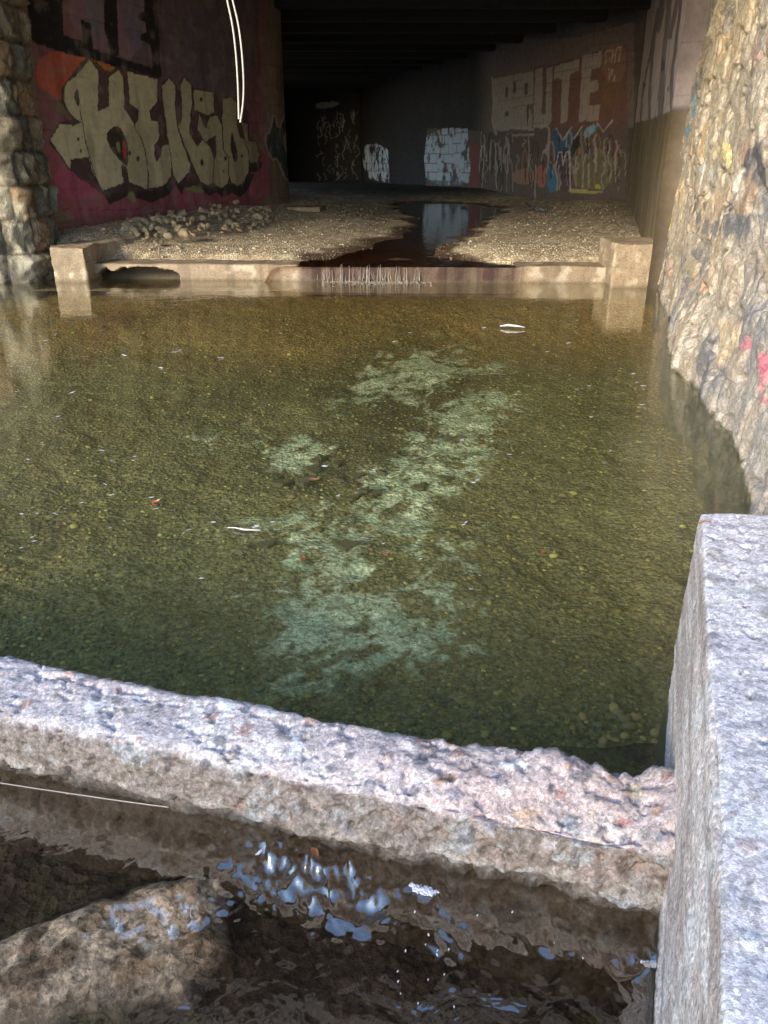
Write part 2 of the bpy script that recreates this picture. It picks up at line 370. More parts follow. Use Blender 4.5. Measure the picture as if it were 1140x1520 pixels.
# ================================================================== RIGHT RUBBLE WALL
STC = [(.40, .33, .25), (.46, .37, .27), (.34, .31, .27), (.17, .17, .18), (.43, .31, .23), (.50, .44, .36), (.24, .24, .26), (.48, .36, .29), (.38, .35, .32), (.55, .43, .28)]
def rb(W):
    P = W.copy(); P[:, 0] = P[:, 0]*2.3+(fbm(W, 1.6, 3, 8)-.5)*1.6; P[:, 1] = P[:, 1]*3.0+(fbm(W, 1.9, 3, 18)-.5)*1.8
    return worley2(P[:, :2], 41)
def rb_disp(Wc, B):
    f1, f2, i = rb(Wc); e = f2-f1; st = ss(.05, .22, e); flush = (i*13.3 % 1)
    d = st*(.0+.03*flush)+(fbm(Wc, .9, 3, 7)-.5)*.24+(fbm(Wc, 4, 3, 9)-.5)*.035+(fbm(Wc, 16, 4, 10)-.5)*.035
    d -= ss(.63, .70, fbm(Wc, 6, 3, 66))*.035+ss(.10, .0, e)*.03*ss(.4, .55, fbm(Wc, 2.2, 3, 67))
    d += ss(.9, 0, B[:, 2])*.20*(fbm(Wc*np.array([1, .3, 1]), 1.4, 3, 70)-.25)
    return d
def rb_col(Wc, B):
    f1, f2, i = rb(Wc); e = f2-f1; st = ss(.06, .16, e)*(((i*5.7) % 1) > .38)
    jt = ss(.09, .02, e)*ss(.42, .55, fbm(Wc, 2.2, 3, 67))
    mort = np.tile(np.array((.40, .355, .295)), (len(Wc), 1))*(.7+.6*fbm(Wc, 3, 4, 3))[:, None]
    c = mix(mort, pal((i*17.3) % 1, STC), st*.9*ss(.3, .45, fbm(Wc, 3.5, 4, 13)))
    c = mix(c, (.17, .14, .11), jt*.75); c = mix(c, (.58, .53, .45), ss(.58, .68, fbm(Wc, 9, 4, 23))*.6); c = mix(c, (.15, .12, .10), ss(.63, .71, fbm(Wc, 8, 4, 33))*.5)
    c = mix(c, (.42, .36, .16), ss(.52, .68, fbm(Wc, 1.1, 3, 37))*ss(1.5, 3.5, B[:, 2])*.3)
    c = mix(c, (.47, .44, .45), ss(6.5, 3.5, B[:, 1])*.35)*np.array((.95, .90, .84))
    u, v = project(B); u = u+(fbm(Wc, 5, 2, 1)-.5)*26; v = v+(fbm(Wc, 5, 2, 2)-.5)*26; n = fbm(Wc, 8, 3, 55)
    for (x, y, rx, ry, cc) in [(1018, 155, 8, 18, (.12, .26, .34)), (1012, 190, 7, 16, (.10, .22, .32)), (1008, 145, 9, 14, (.5, .40, .05)), (1000, 180, 8, 14, (.55, .42, .04)),
                               (985, 215, 8, 14, (.55, .42, .04)), (988, 270, 10, 22, (.10, .2, .33)), (987, 300, 8, 20, (.58, .46, .05)), (992, 240, 7, 15, (.5, .4, .06)), (985, 325, 9, 12, (.5, .42, .05)),
                               (1130, 545, 8, 24, (.70, .16, .22)), (1101, 520, 5, 14, (.70, .2, .25)), (1138, 440, 7, 12, (.7, .15, .22)), (1133, 580, 6, 22, (.62, .22, .24)),
                               (1075, 225, 11, 26, (.62, .50, .22)), (1130, 90, 8, 40, (.42, .27, .22)), (1050, 255, 7, 10, (.5, .52, .5)), (1122, 250, 10, 34, (.08, .08, .10)), (1080, 320, 12, 26, (.10, .10, .12)), (1038, 305, 9, 14, (.12, .11, .10)), (1050, 345, 9, 24, (.13, .13, .14)), (1096, 340, 8, 22, (.10, .11, .13)), (1020, 392, 6, 18, (.14, .15, .16)), (1130, 255, 9, 40, (.10, .09, .11)), (1108, 400, 7, 14, (.2, .16, .14)), (1046, 425, 9, 7, (.45, .27, .17)), (1066, 300, 6, 20, (.52, .36, .24)), (1100, 270, 9, 30, (.66, .62, .54)), (1075, 560, 10, 26, (.24, .22, .21))]:
        m = ss(1.25, .8, np.hypot((u-x)/rx, (v-y)/ry))*ss(.24, .40, n); c = mix(c, cc, m*.8)
    c = mix(c, (.06, .06, .035), ss(.05, -.03, B[:, 2]+(fbm(Wc, 6, 3, 5)-.5)*.08)*.95)
    return c
o = wall('rubble_stone_wall', [(1.35, 1.0), (1.98, 3.75), (2.55, 6.1), (3.98, 11.75)], -.5, 5.4, .0135, rb_disp, rb_col, M_stone, thick=.6, sm=1, side=-1, batter=.045)
tag(o, 'rough pale rubble stone wall with yellow, blue and pink paint marks rising from the pool at the right', 'stone wall')

# ================================================================== LEFT ROCK-FACED WALL
def lb(Wc):
    row = np.floor((Wc[:, 1]+.5)/.46+(fbm(Wc*np.array([1, 0, 0]), .6, 2, 3)-.5)*.5); v = (Wc[:, 1]+.5)/.46+(fbm(Wc*np.array([1, 0, 0]), .6, 2, 3)-.5)*.5-row
    us = Wc[:, 0]/(.52)+_h(row.astype(int), row.astype(int)*0, row.astype(int)*0, 4)*3; cx = np.floor(us); u = us-cx
    e = np.minimum(np.minimum(u, 1-u)*.52, np.minimum(v, 1-v)*.46)
    return e, _h(row.astype(int), cx.astype(int), cx.astype(int)*0, 9)
def lb_disp(Wc, B):
    e, i = lb(Wc); return ss(.0, .06, e)*(.03+.14*i)+(fbm(Wc, 3.2, 4, 4)-.5)*.20*ss(0, .05, e)-np.abs(fbm(Wc, 4.5, 3, 5)-.5)*.35*ss(0, .05, e)+(fbm(Wc, 16, 3, 6)-.5)*.05
def lb_col(Wc, B):
    e, i = lb(Wc); c = pal((i*7.1) % 1, [(.15, .13, .095), (.19, .155, .11), (.12, .11, .09), (.30, .20, .12), (.15, .14, .115), (.22, .185, .13)])*(.55+.8*fbm(Wc, 3, 4, 8))[:, None]
    c = mix(c, (.42, .39, .30), ss(.56, .7, fbm(Wc*np.array([1, .4, 1]), 6, 4, 77))*.8)
    c = mix(c, (.08, .07, .05), ss(.03, .0, e)*.8)
    return mix(c, (.06, .055, .04), ss(.3, .05, B[:, 2]+(fbm(Wc, 4, 3, 5)-.5)*.2)*.6)
o = wall('rock_faced_wall', [(-10.5, 11.6), (-5.35, 11.95), (-5.22, 12.05), (-5.2, 13.0)], -.5, 5.4, .03, lb_disp, lb_col, M_block, thick=.5, sm=0, side=1)
tag(o, 'wall of rough rock-faced stone blocks standing in the water at the left edge', 'stone wall')

# ================================================================== PAINT HELPERS
def paint(c, u, v, poly, col, k=1.0, sm=1):
    poly = smooth(poly, sm, True) if sm else poly
    m = inpoly(u, v, poly).astype(float)*k; return mix(c, col, m)
def stroke(c, u, v, pts, w, col, k=1.0, closed=False, sm=1):
    pts = smooth(pts, sm, closed) if sm else pts
    return mix(c, col, ss(w, w*.7, dline(u, v, pts, closed))*k)
def Z(ox, oy, s): return lambda pts: [(ox+x/s, oy+y/s) for x, y in pts]
def mural_jitter(Wc, u, v, a=1.2, sc=9):
    return u+(fbm(Wc, sc, 3, 71)-.5)*a*2, v+(fbm(Wc, sc, 3, 72)-.5)*a*2
def courses(Wc, c, h=.4, k=.35, bw=None):
    z = Wc[:, 1]+(fbm(Wc, .8, 2, 61)-.5)*.05; f = np.abs((z/h) % 1-.5)*h*2; m = ss(h-.0, h-.035, f); g = (1-m)*0+ss(h-.035, h-.01, f)
    g = g*ss(.35, .6, fbm(Wc, 1.7, 3, 62)); c = mix(c, c.mean(0)*.5, g*k)
    if bw:
        row = np.floor(z/h+.5); f2 = np.abs(((Wc[:, 0]+row*bw/2)/bw) % 1-.5)*bw*2; c = mix(c, c.mean(0)*.5, ss(bw-.035, bw-.01, f2)*k)
    return c
CREAM, DARK, GREEN, PINK = (.46, .41, .27), (.04, .028, .026), (.18, .24, .07), (.27, .07, .095)

# ------------------------------------------------------------------ left abutment
def la_col(Wc, B):
    u, v = project(B); u, v = mural_jitter(Wc, u, v)
    n = fbm(Wc, 1.1, 4, 5); c = np.tile(np.array((.17, .125, .10)), (len(Wc), 1))*(.75+.5*n)[:, None]
    # painted ground of the mural
    c = paint(c, u, v, [(35, -200), (395, -200), (392, 100), (402, 318), (300, 350), (78, 345), (45, 60)], (.20, .085, .095), .9)
    c = paint(c, u, v, [(200, -200), (390, -200), (385, 90), (350, 150), (300, 140), (235, 110), (180, 90)], (.115, .085, .10), .9)
    c = paint(c, u, v, [(260, 20), (330, 10), (345, 90), (330, 150), (270, 120)], (.10, .085, .115), .7)
    c = paint(c, u, v, [(110, -120), (230, -120), (225, 95), (100, 75)], (.21, .125, .17), .9); c = paint(c, u, v, [(118, -100), (150, -100), (155, 55), (130, 50)], (.15, .15, .19), .8); c = paint(c, u, v, [(170, -50), (205, -50), (215, 80), (190, 70)], (.13, .12, .18), .8)
    c = paint(c, u, v, [(62, 75), (130, 80), (150, 95), (110, 130), (90, 150), (75, 140), (50, 120)], (.46, .10, .06), .9); c = paint(c, u, v, [(100, 80), (200, 95), (190, 120), (150, 108)], (.46, .17, .04), .9)
    c = paint(c, u, v, [(70, 200), (400, 200), (400, 318), (260, 340), (84, 330), (66, 240)], PINK, .75); c = paint(c, u, v, [(75, 250), (140, 250), (160, 290), (90, 300)], (.34, .07, .14), .6)
    c = paint(c, u, v, [(80, 325), (240, 315), (400, 305), (400, 330), (240, 345), (82, 350)], (.17, .07, .06), .8)
    c = courses(Wc, c, .42, .5)
    # upper black letters
    z = Z(20, 0, 4.75)
    for p in ([(95, -900), (320, -900), (355, 250), (480, 290), (545, 340), (570, 350), (730, 400), (980, 480), (1040, 540), (1010, 560), (860, 520), (590, 430), (500, 405), (390, 385), (140, 300), (95, 0)],
              [(470, 135), (540, 160), (555, 350), (490, 330)], [(640, -900), (700, -900), (745, 400), (685, 390), (640, 200)],
              [(910, -900), (965, -900), (1040, 540), (985, 520), (970, 320), (895, 280), (900, 240), (940, 235), (935, 160), (880, 130), (885, 90), (925, 90)]):
        c = paint(c, u, v, z(p), (.018, .016, .02), 1, 0)
    # letters
    g1 = Z(40, 60, 5.43); g2 = Z(200, 80, 5.7)
    for p in ([(600, 1215), (780, 1155), (830, 1150), (830, 1245), (660, 1325), (640, 1290)], [(830, 1150), (970, 1200), (1100, 1190), (1100, 1270), (1000, 1310), (880, 1270)],
              [(355, 960), (520, 900), (560, 1120), (430, 1130), (360, 1045)], [(170, 790), (230, 860), (440, 1130), (400, 1080), (180, 830)]):
        c = paint(c, u, v, g1(p), DARK, 1, 0)
    c = paint(c, u, v, g1([(820, 1160), (845, 1200), (880, 1290), (860, 1300), (810, 1270)]), GREEN, 1, 0)
    c = paint(c, u, v, g1([(480, 1060), (560, 1120), (500, 1110)]), GREEN, 1, 0)
    c = paint(c, u, v, g1([(260, 470), (330, 590), (280, 600), (230, 560)]), (.14, .16, .05), .7)
    for p in ([(0, 1120), (120, 1135), (270, 1110), (330, 1040), (350, 1110), (290, 1190), (230, 1220), (100, 1235), (0, 1200)],
              [(350, 1100), (410, 1060), (470, 1000), (540, 1090), (610, 1120), (800, 1100), (960, 1000), (1010, 1020), (960, 1150), (890, 1215), (820, 1170), (760, 1220), (690, 1170), (630, 1205), (560, 1160), (430, 1120), (395, 1195)],
              [(940, 930), (1080, 920), (1070, 970), (1000, 1000), (950, 1010)]):
        c = paint(c, u, v, g2(p), DARK, 1, 0)
    c = paint(c, u, v, g2([(430, 1140), (540, 1100), (590, 1170), (520, 1180)]), GREEN, .8, 0)
    sil = [g1([(480, 120), (600, 220), (660, 260), (760, 200), (1080, 310), (1090, 1200), (600, 1240), (330, 1040), (180, 800), (260, 660), (370, 640), (280, 500), (280, 390), (340, 310)]),
           g2([(200, 260), (290, 195), (350, 260), (420, 170), (480, 280), (670, 320), (730, 400), (750, 360), (870, 380), (970, 500), (970, 700), (1070, 850), (1040, 940), (960, 960), (930, 1100), (620, 1130), (350, 1100), (230, 1130), (190, 700)])]
    for p in sil: c = paint(c, u, v, p, (.075, .042, .045), .85, 0)
    K = g1([(500, 150), (575, 250), (575, 575), (665, 530), (660, 300), (740, 235), (775, 300), (780, 540), (870, 690), (940, 830), (970, 1000), (970, 1200), (820, 1140), (800, 1020), (760, 1000), (775, 1150), (600, 1215), (520, 1050), (495, 940), (350, 960), (345, 1040), (190, 800), (270, 670), (370, 690), (440, 660), (370, 620), (300, 520), (290, 400), (340, 330), (400, 290)])
    E = g2([(-60, 150), (190, 220), (190, 400), (150, 450), (120, 480), (135, 570), (200, 570), (210, 700), (190, 740), (165, 770), (165, 860), (185, 915), (215, 870), (235, 775), (290, 770), (310, 850), (310, 1030), (270, 1100), (180, 1130), (120, 1130), (115, 1000), (95, 830), (60, 720), (10, 640), (0, 600), (30, 560), (30, 470), (-50, 420)])
    N1 = g2([(230, 270), (290, 205), (340, 270), (345, 500), (360, 620), (400, 740), (440, 850), (470, 940), (460, 1000), (370, 1095), (330, 1030), (310, 850), (280, 700), (265, 560), (240, 430)])
    N2 = g2([(385, 260), (420, 195), (475, 270), (480, 400), (470, 560), (460, 660), (530, 790), (575, 730), (640, 790), (670, 900), (675, 1020), (670, 1090), (620, 1115), (560, 1080), (510, 980), (460, 850), (400, 700), (370, 620), (400, 560), (395, 400)])
    S1 = g2([(495, 300), (665, 330), (672, 490), (620, 520), (500, 470)]); S2 = g2([(540, 500), (600, 640), (640, 530), (700, 530), (740, 620), (750, 800), (800, 880), (805, 1000), (790, 1090), (740, 1135), (690, 1120), (670, 1080), (675, 900), (690, 840), (690, 690), (600, 740), (530, 640)])
    U = g2([(745, 380), (820, 370), (860, 420), (860, 600), (890, 700), (940, 740), (965, 850), (960, 1000), (920, 1090), (870, 1120), (820, 1090), (800, 1020), (800, 880), (755, 800), (740, 560)])
    U2 = g2([(900, 560), (955, 600), (965, 740), (1020, 740), (1060, 850), (1040, 920), (975, 920), (965, 820), (930, 730)])
    for p, cr in ((K, 1), (E, 1), (N1, .92), (N2, .86), (S1, .8), (S2, .8), (U, .72), (U2, .55)):
        c = stroke(c, u, v, p, 1.7, DARK, .9, True, 0); c = paint(c, u, v, p, np.array(CREAM)*cr, 1, 0)
    for p, cc in ((g1([(385, 430), (415, 370), (430, 560), (390, 490)]), DARK), (g1([(625, 770), (690, 690), (740, 690), (790, 760), (820, 880), (810, 1010), (770, 1000), (690, 900)]), DARK),
                  (g1([(710, 830), (745, 810), (755, 900), (735, 910)]), GREEN), (g1([(757, 800), (800, 820), (810, 950), (775, 960)]), (.38, .07, .06)), (g2([(815, 650), (840, 700), (880, 880), (850, 930), (815, 850)]), DARK)):
        c = paint(c, u, v, p, cc, 1, 1)
    for x, y, r in ((410, 795, 3.2), (895, 950, 4), (830, 910, 3.5), (435, 890, 2.6)): c = mix(c, DARK, ss(1.2, .8, np.hypot((u-40-x/5.43)/(r*.6), (v-60-y/5.43)/r)))
    for x, y, r in ((30, 885, 4), (570, 920, 5), (560, 385, 3.5), (770, 885, 3.5), (755, 995, 2.5), (910, 865, 3)): c = mix(c, DARK, ss(1.2, .8, np.hypot((u-200-x/5.7)/(r*.5), (v-80-y/5.7)/r)))
    c = stroke(c, u, v, g1([(430, 560), (450, 680), (490, 900), (540, 1080), (600, 1215)]), .9, DARK)
    c = stroke(c, u, v, g1([(500, 140), (430, 240), (320, 330), (285, 430), (320, 560), (390, 650)]), 1.7, (.05, .07, .03))
    c = stroke(c, u, v, g1([(530, 100), (560, 200), (650, 270), (720, 220)]), 1.2, (.05, .07, .03))
    c = stroke(c, u, v, g1([(280, 1360), (640, 1370), (1086, 1350)]), .6, (.12, .02, .05), .7)
    # teal splash with pale outline on the rounded end
    g4 = Z(380, 60, 5.63)
    for p in ([(80, 780), (120, 770), (150, 590), (190, 760), (240, 620), (290, 570), (330, 640), (330, 760), (300, 960), (330, 1180), (400, 1320), (330, 1230), (275, 1165), (240, 1150), (180, 980), (140, 1000), (90, 900)],):
        c = paint(c, u, v, g4(p), (.03, .045, .045), 1); c = stroke(c, u, v, g4(p), 1.6, (.30, .27, .22), .85, True)
    c = paint(c, u, v, g4([(225, 800), (265, 740), (280, 900), (270, 980), (235, 900)]), (.26, .22, .15), .9)
    for k in range(16):
        x = 330+k*9+random.random()*6; y0 = 640+random.random()*300; c = stroke(c, u, v, g4([(x, y0), (x+8, y0+120), (x+30, y0+420)]), .8, (.02, .018, .02) if k % 3 else (.16, .15, .14), .8)
    c = mix(c, c*.6, ss(.56, .72, fbm(Wc*np.array([3, .5, 1]), 1.2, 4, 95))*.7); c = mix(c, (.25, .19, .17), ss(.5, .75, fbm(Wc, 5, 4, 96))*.35)
    return c*1.42
la_path = [(-5.85, 11.9), (-4.3, 16.6), (-2.85, 20.7), (-2.45, 22.0), (-2.7, 23.0), (-3.6, 23.4), (-6.2, 23.4)]
o = wall('graffiti_abutment', la_path, -.3, 5.4, .02, lambda Wc, B: (fbm(Wc, 1.5, 4, 3)-.5)*.05-ss(.37, .41, np.abs(((Wc[:, 1]+(fbm(Wc, .8, 2, 61)-.5)*.05)/.42) % 1-.5)*.84)*.008, la_col, M_paint, thick=.5, sm=2, side=1)
tag(o, 'curved red and maroon painted abutment wall with big olive-cream bubble lettering under black letters', 'graffiti wall')

# ------------------------------------------------------------------ right abutment with tall pale letters
def ra_col(Wc, B):
    u, v = project(B); u, v = mural_jitter(Wc, u, v, 1.5, 5)
    c = np.tile(np.array((.19, .15, .09)), (len(Wc), 1))*(.5+.8*fbm(Wc*np.array([2, .5, 1]), 1.2, 4, 5))[:, None]
    c = mix(c, (.12, .09, .06), ss(.55, .7, fbm(Wc*np.array([2.5, .6, 1]), 1.5, 4, 15))*.7)
    g = Z(860, 0, 4.473)
    c = paint(c, u, v, g([(300, -900), (1200, -900), (1200, 560), (800, 640), (640, 720), (480, 790), (330, 825), (300, 850)]), (.30, .24, .245), 1, 0)
    c = paint(c, u, v, g([(440, -900), (1000, -900), (800, 640), (640, 715), (480, 790), (335, 820), (350, 620), (400, 400)]), (.46, .39, .40), .95, 0)
    for p, w in (([(480, 330), (415, 600), (405, 815)], 1.6), ([(520, 60), (490, 250), (470, 560), (465, 800)], 3.0), ([(600, 0), (585, 150), (555, 480), (535, 780)], 4.2), ([(560, -100), (540, 100), (520, 200)], 4),
                 ([(700, -300), (640, 300), (612, 480), (608, 730)], 2.6), ([(650, 0), (600, 250)], 3), ([(760, -300), (720, 120), (690, 330), (660, 700)], 2.4), ([(800, -400), (760, 250)], 2.4), ([(850, -200), (830, 200)], 3)):
        c = stroke(c, u, v, g(p), w, (.12, .105, .12), .85)
    for p in ([(550, 380), (575, 430), (545, 500)], [(415, 530), (440, 560), (420, 600)], [(590, 560), (600, 600), (580, 610)]): c = paint(c, u, v, g(p), (.05, .06, .075), .9)
    c = paint(c, u, v, g([(225, 1100), (300, 1130), (300, 1330), (225, 1330)]), (.03, .035, .04), .9)
    c = mix(c, c*.5, ss(.55, .7, fbm(Wc*np.array([2, .5, 1]), 2.2, 4, 95))*.6)
    return courses(Wc, c, .6, .3)
o = wall('pale_lettered_abutment', [(3.75, 11.35), (4.35, 13.5), (5.6, 18.5), (6.5, 22.5)], -.3, 5.4, .022, lambda Wc, B: (fbm(Wc, 1.5, 4, 3)-.5)*.06, ra_col, M_paint, thick=.5, sm=1, side=-1)
tag(o, 'olive-grey abutment wall with tall pinkish-white painted letters beside the rubble wall', 'graffiti wall')

# ------------------------------------------------------------------ far wall: big word and painted daylight patches
def fw_col(Wc, B):
    u0, v0 = project(B); u, v = mural_jitter(Wc, u0, v0, .8, 4)
    c = np.tile(np.array((.075, .062, .06)), (len(Wc), 1))*(.6+.8*fbm(Wc, 1.3, 4, 5))[:, None]
    g = Z(700, 50, 4.56)
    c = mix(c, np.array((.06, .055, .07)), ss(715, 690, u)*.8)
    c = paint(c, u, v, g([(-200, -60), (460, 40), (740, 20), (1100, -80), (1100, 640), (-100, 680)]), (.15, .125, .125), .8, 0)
    c = mix(c, np.array((.013, .013, .017)), ss(735, 700, u)*.95)  # wall left of the word blackened in colour for the tunnel's gloom
    c = paint(c, u, v, g([(425, 225), (560, 200), (740, 155), (890, 110), (1060, 70), (1050, 620), (700, 650), (420, 650)]), (.14, .072, .065), .9, 0)
    c = paint(c, u, v, g([(880, 330), (1000, 340), (1000, 500), (870, 500)]), (.17, .09, .05), .6, 0); c = paint(c, u, v, g([(890, 80), (1050, 60), (1040, 330), (880, 330)]), (.19, .12, .10), .9)
    L_ = (.28, .255, .24)
    for p in ([(150, 310), (280, 275), (290, 640), (190, 665), (155, 640)], [(285, 275), (415, 255), (420, 470), (385, 490), (415, 560), (412, 650), (290, 640)],
              [(430, 240), (482, 230), (474, 545), (502, 545), (508, 228), (550, 220), (540, 600), (500, 635), (420, 640)],
              [(560, 222), (732, 170), (728, 245), (665, 278), (645, 597), (597, 604), (615, 305), (558, 305)],
              [(750, 155), (882, 120), (878, 225), (808, 243), (805, 315), (852, 308), (858, 385), (800, 400), (795, 490), (868, 485), (862, 590), (725, 592)]):
        c = paint(c, u, v, g(p), L_, 1, 0)
    for p in ([(228, 365), (245, 365), (245, 430), (228, 430)], [(228, 530), (250, 530), (250, 560), (228, 560)], [(357, 340), (380, 335), (378, 410), (357, 412)], [(280, 330), (302, 328), (300, 400), (280, 402)], [(375, 490), (390, 480), (385, 640), (370, 560)]):
        c = paint(c, u, v, g(p), (.08, .05, .05), .9, 0)
    wl = (.42, .37, .33)
    for p in ([(945, 112), (912, 118), (908, 205), (940, 200), (942, 158), (912, 160)], [(957, 105), (953, 198)], [(957, 158), (975, 130)], [(977, 100), (973, 192)], [(985, 98), (1025, 84)], [(1005, 92), (997, 190)],
              [(932, 240), (929, 312)], [(968, 237), (946, 245), (945, 275), (967, 282), (964, 316), (944, 322)]):
        c = stroke(c, u, v, g(p), .75, wl, .95, False, 0)
    c = courses(Wc, c, .25, .35, .5)
    # lower band of mixed tags
    low = inpoly(u, v, g([(-300, 640), (160, 665), (540, 630), (700, 640), (1060, 600), (1060, 1300), (-300, 1300)]))
    c = mix(c, np.array((.10, .075, .07)), low*.8)
    for p, cc in (([(565, 640), (620, 720), (690, 640), (690, 700), (680, 860), (570, 880), (540, 700)], (.03, .10, .20)), ([(515, 890), (580, 880), (580, 1070), (510, 1070)], (.04, .16, .30)),
                  ([(680, 700), (760, 680), (690, 850)], (.01, .01, .012)), ([(840, 600), (760, 720), (860, 650)], (.10, .25, .42)), ([(760, 650), (850, 600), (820, 680), (760, 720)], (.22, .36, .50)), ([(585, 800), (665, 800), (665, 1060), (585, 1060)], (.08, .045, .08)),
                  ([(430, 900), (500, 880), (510, 1040), (440, 1040)], (.30, .12, .09)), ([(700, 850), (840, 780), (960, 800), (960, 1060), (680, 1050)], (.13, .12, .07)), ([(700, 780), (740, 770), (740, 820), (700, 830)], (.30, .14, .07)),
                  ([(270, 930), (420, 900), (420, 1020), (280, 1020)], (.26, .15, .12)), ([(820, 1040), (860, 1010), (885, 1060)], (.40, .36, .08)), ([(660, 1050), (700, 1050), (800, 1060), (960, 1080), (660, 1080)], (.35, .32, .12))):
        c = paint(c, u, v, g(p), cc, .9)
    R2 = random.Random(5)
    for k in range(95):
        x = R2.uniform(60, 1040); y = R2.uniform(650, 900); h = R2.uniform(60, 240); b = R2.uniform(-25, 25)
        cc = R2.choice([(.34, .30, .30), (.30, .27, .27), (.30, .27, .27), (.02, .018, .02), (.02, .02, .02), (.24, .21, .17), (.30, .15, .12)])
        pts = [(x, y), (x+b, y+h*.3), (x-b*.6, y+h*.6), (x+b*.3, y+h)] if k % 3 else [(x, y+h), (x+4, y+h*.2), (x+22, y), (x+40, y+h*.3), (x+40, y+h)]
        c = stroke(c, u, v, g(pts), R2.uniform(.5, 1.5), cc, .8)
    for p in ([(140, 300), (150, 450), (140, 600), (165, 680)], [(290, 640), (420, 650)], [(280, 690), (420, 680)], [(470, 640), (500, 620), (530, 650), (520, 760), (490, 800)]): c = stroke(c, u, v, g(p), 2, (.33, .29, .31), .8)
    for p in ([(570, 640), (615, 720), (680, 630)], [(690, 715), (750, 625)], [(850, 600), (890, 660), (950, 590)], [(575, 880), (590, 800), (610, 800), (620, 890), (640, 800), (665, 800), (670, 1060)]): c = stroke(c, u, v, g(p), .9, (.42, .38, .40), .9, False, 0)
    # patches of daylight on the brick, painted into the wall colour
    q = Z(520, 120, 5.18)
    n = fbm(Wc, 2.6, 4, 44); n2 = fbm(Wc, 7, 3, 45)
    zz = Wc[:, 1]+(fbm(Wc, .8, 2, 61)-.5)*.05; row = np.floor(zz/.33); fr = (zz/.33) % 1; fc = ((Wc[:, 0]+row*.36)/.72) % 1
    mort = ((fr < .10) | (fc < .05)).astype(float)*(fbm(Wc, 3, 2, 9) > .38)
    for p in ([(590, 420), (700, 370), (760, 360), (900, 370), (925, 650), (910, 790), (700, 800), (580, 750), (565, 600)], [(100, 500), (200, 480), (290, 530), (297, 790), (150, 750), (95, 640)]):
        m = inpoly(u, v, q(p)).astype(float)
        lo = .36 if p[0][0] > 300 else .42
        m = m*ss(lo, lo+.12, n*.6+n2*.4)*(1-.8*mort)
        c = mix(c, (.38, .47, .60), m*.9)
    c = mix(c, (.10, .10, .12), inpoly(u, v, q([(580, 760), (930, 770), (930, 850), (580, 830)]))*.8*(n2 > .5)); c = mix(c, (.16, .05, .045), inpoly(u, v, q([(920, 500), (990, 480), (985, 830), (925, 830)]))*.9)
    return c
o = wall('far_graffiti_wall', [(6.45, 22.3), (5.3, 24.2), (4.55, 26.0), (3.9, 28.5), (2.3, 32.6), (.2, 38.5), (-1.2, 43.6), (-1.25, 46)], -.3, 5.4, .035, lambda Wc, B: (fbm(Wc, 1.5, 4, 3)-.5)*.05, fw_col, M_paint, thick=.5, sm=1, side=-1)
tag(o, 'long curved far wall painted with the big pale word BRUTE and pale patches of painted daylight', 'graffiti wall')
def ew_col(Wc, B):
    u, v = project(B); c = np.tile(np.array((.02, .019, .024)), (len(Wc), 1)); R2 = random.Random(9)
    for k in range(70):
        x = R2.uniform(470, 532); y = R2.uniform(160, 262); h = R2.uniform(4, 20); c = stroke(c, u, v, [(x, y), (x+R2.uniform(-5, 5), y+h*.5), (x+R2.uniform(-3, 3), y+h)], R2.uniform(.3, .8), (.35, .36, .40), .7, False, 0)
    c = paint(c, u, v, [(468, 152), (505, 150), (500, 158), (470, 163)], (.3, .3, .32), .8); return c
o = wall('tunnel_end_wall', [(-6.5, 45.4), (-1.0, 45.4)], -.3, 5.4, .05, lambda Wc, B: (fbm(Wc, 1.5, 3, 3)-.5)*.05, ew_col, M_paint, thick=.4, sm=0, side=1)
tag(o, 'black scribbled wall closing the far dark end of the underpass', 'graffiti wall')
# side wall with two openings, out of sight behind the left abutment: lets daylight onto the painted daylight patches
def dkcol(Wc, B): return np.tile(np.array((.06, .055, .05)), (len(Wc), 1))
sw = bpy.data.objects.new('side_wall', None); C.objects.link(sw); sw.location = (-6.2, 34, 0)
tag(sw, 'dark side wall pierced by two wide openings hidden behind the graffiti abutment', 'wall')
for a, b in ((23.4, 26.6), (30.8, 33.6), (38.4, 45.4)):
    o = wall('wall_segment', [(-6.2, a), (-6.2, b)], -.3, 5.4, .2, lambda Wc, B: Wc[:, 0]*0, dkcol, M_paint, thick=.4, sm=0, side=1); o.parent = sw; o.location = (6.2, -34, 0)

# ================================================================== BRIDGE DECK
deck = bpy.data.objects.new('bridge_deck', None); C.objects.link(deck); deck.location = (0, 24, 5.4)
tag(deck, 'dark bridge deck on cross beams roofing the underpass', 'bridge')
def boxm(name, x0, x1, y0, y1, z0, z1, m, parent=None, bev=.01):
    import bmesh
    bm = bmesh.new(); bmesh.ops.create_cube(bm, size=1)
    for v in bm.verts: v.co = Vector((x0+(v.co.x+.5)*(x1-x0), y0+(v.co.y+.5)*(y1-y0), z0+(v.co.z+.5)*(z1-z0)))
    bmesh.ops.bevel(bm, geom=bm.edges[:], offset=bev, segments=2, affect='EDGES')
    me = bpy.data.meshes.new(name); bm.to_mesh(me); bm.free(); o = obj(name, me, m)
    if parent: o.parent = parent; o.location = -parent.location
    return o
Y0 = 4.4
boxm('deck_slab', -13, 13, Y0, 47, 5.4, 6.0, M_soffit, deck, .03)
y = Y0+.05
while y < 45.5:
    boxm('cross_beam', -12.5, 12.5, y, y+.32, 5.0, 5.397, M_soffit, deck, .02); y += 1.9

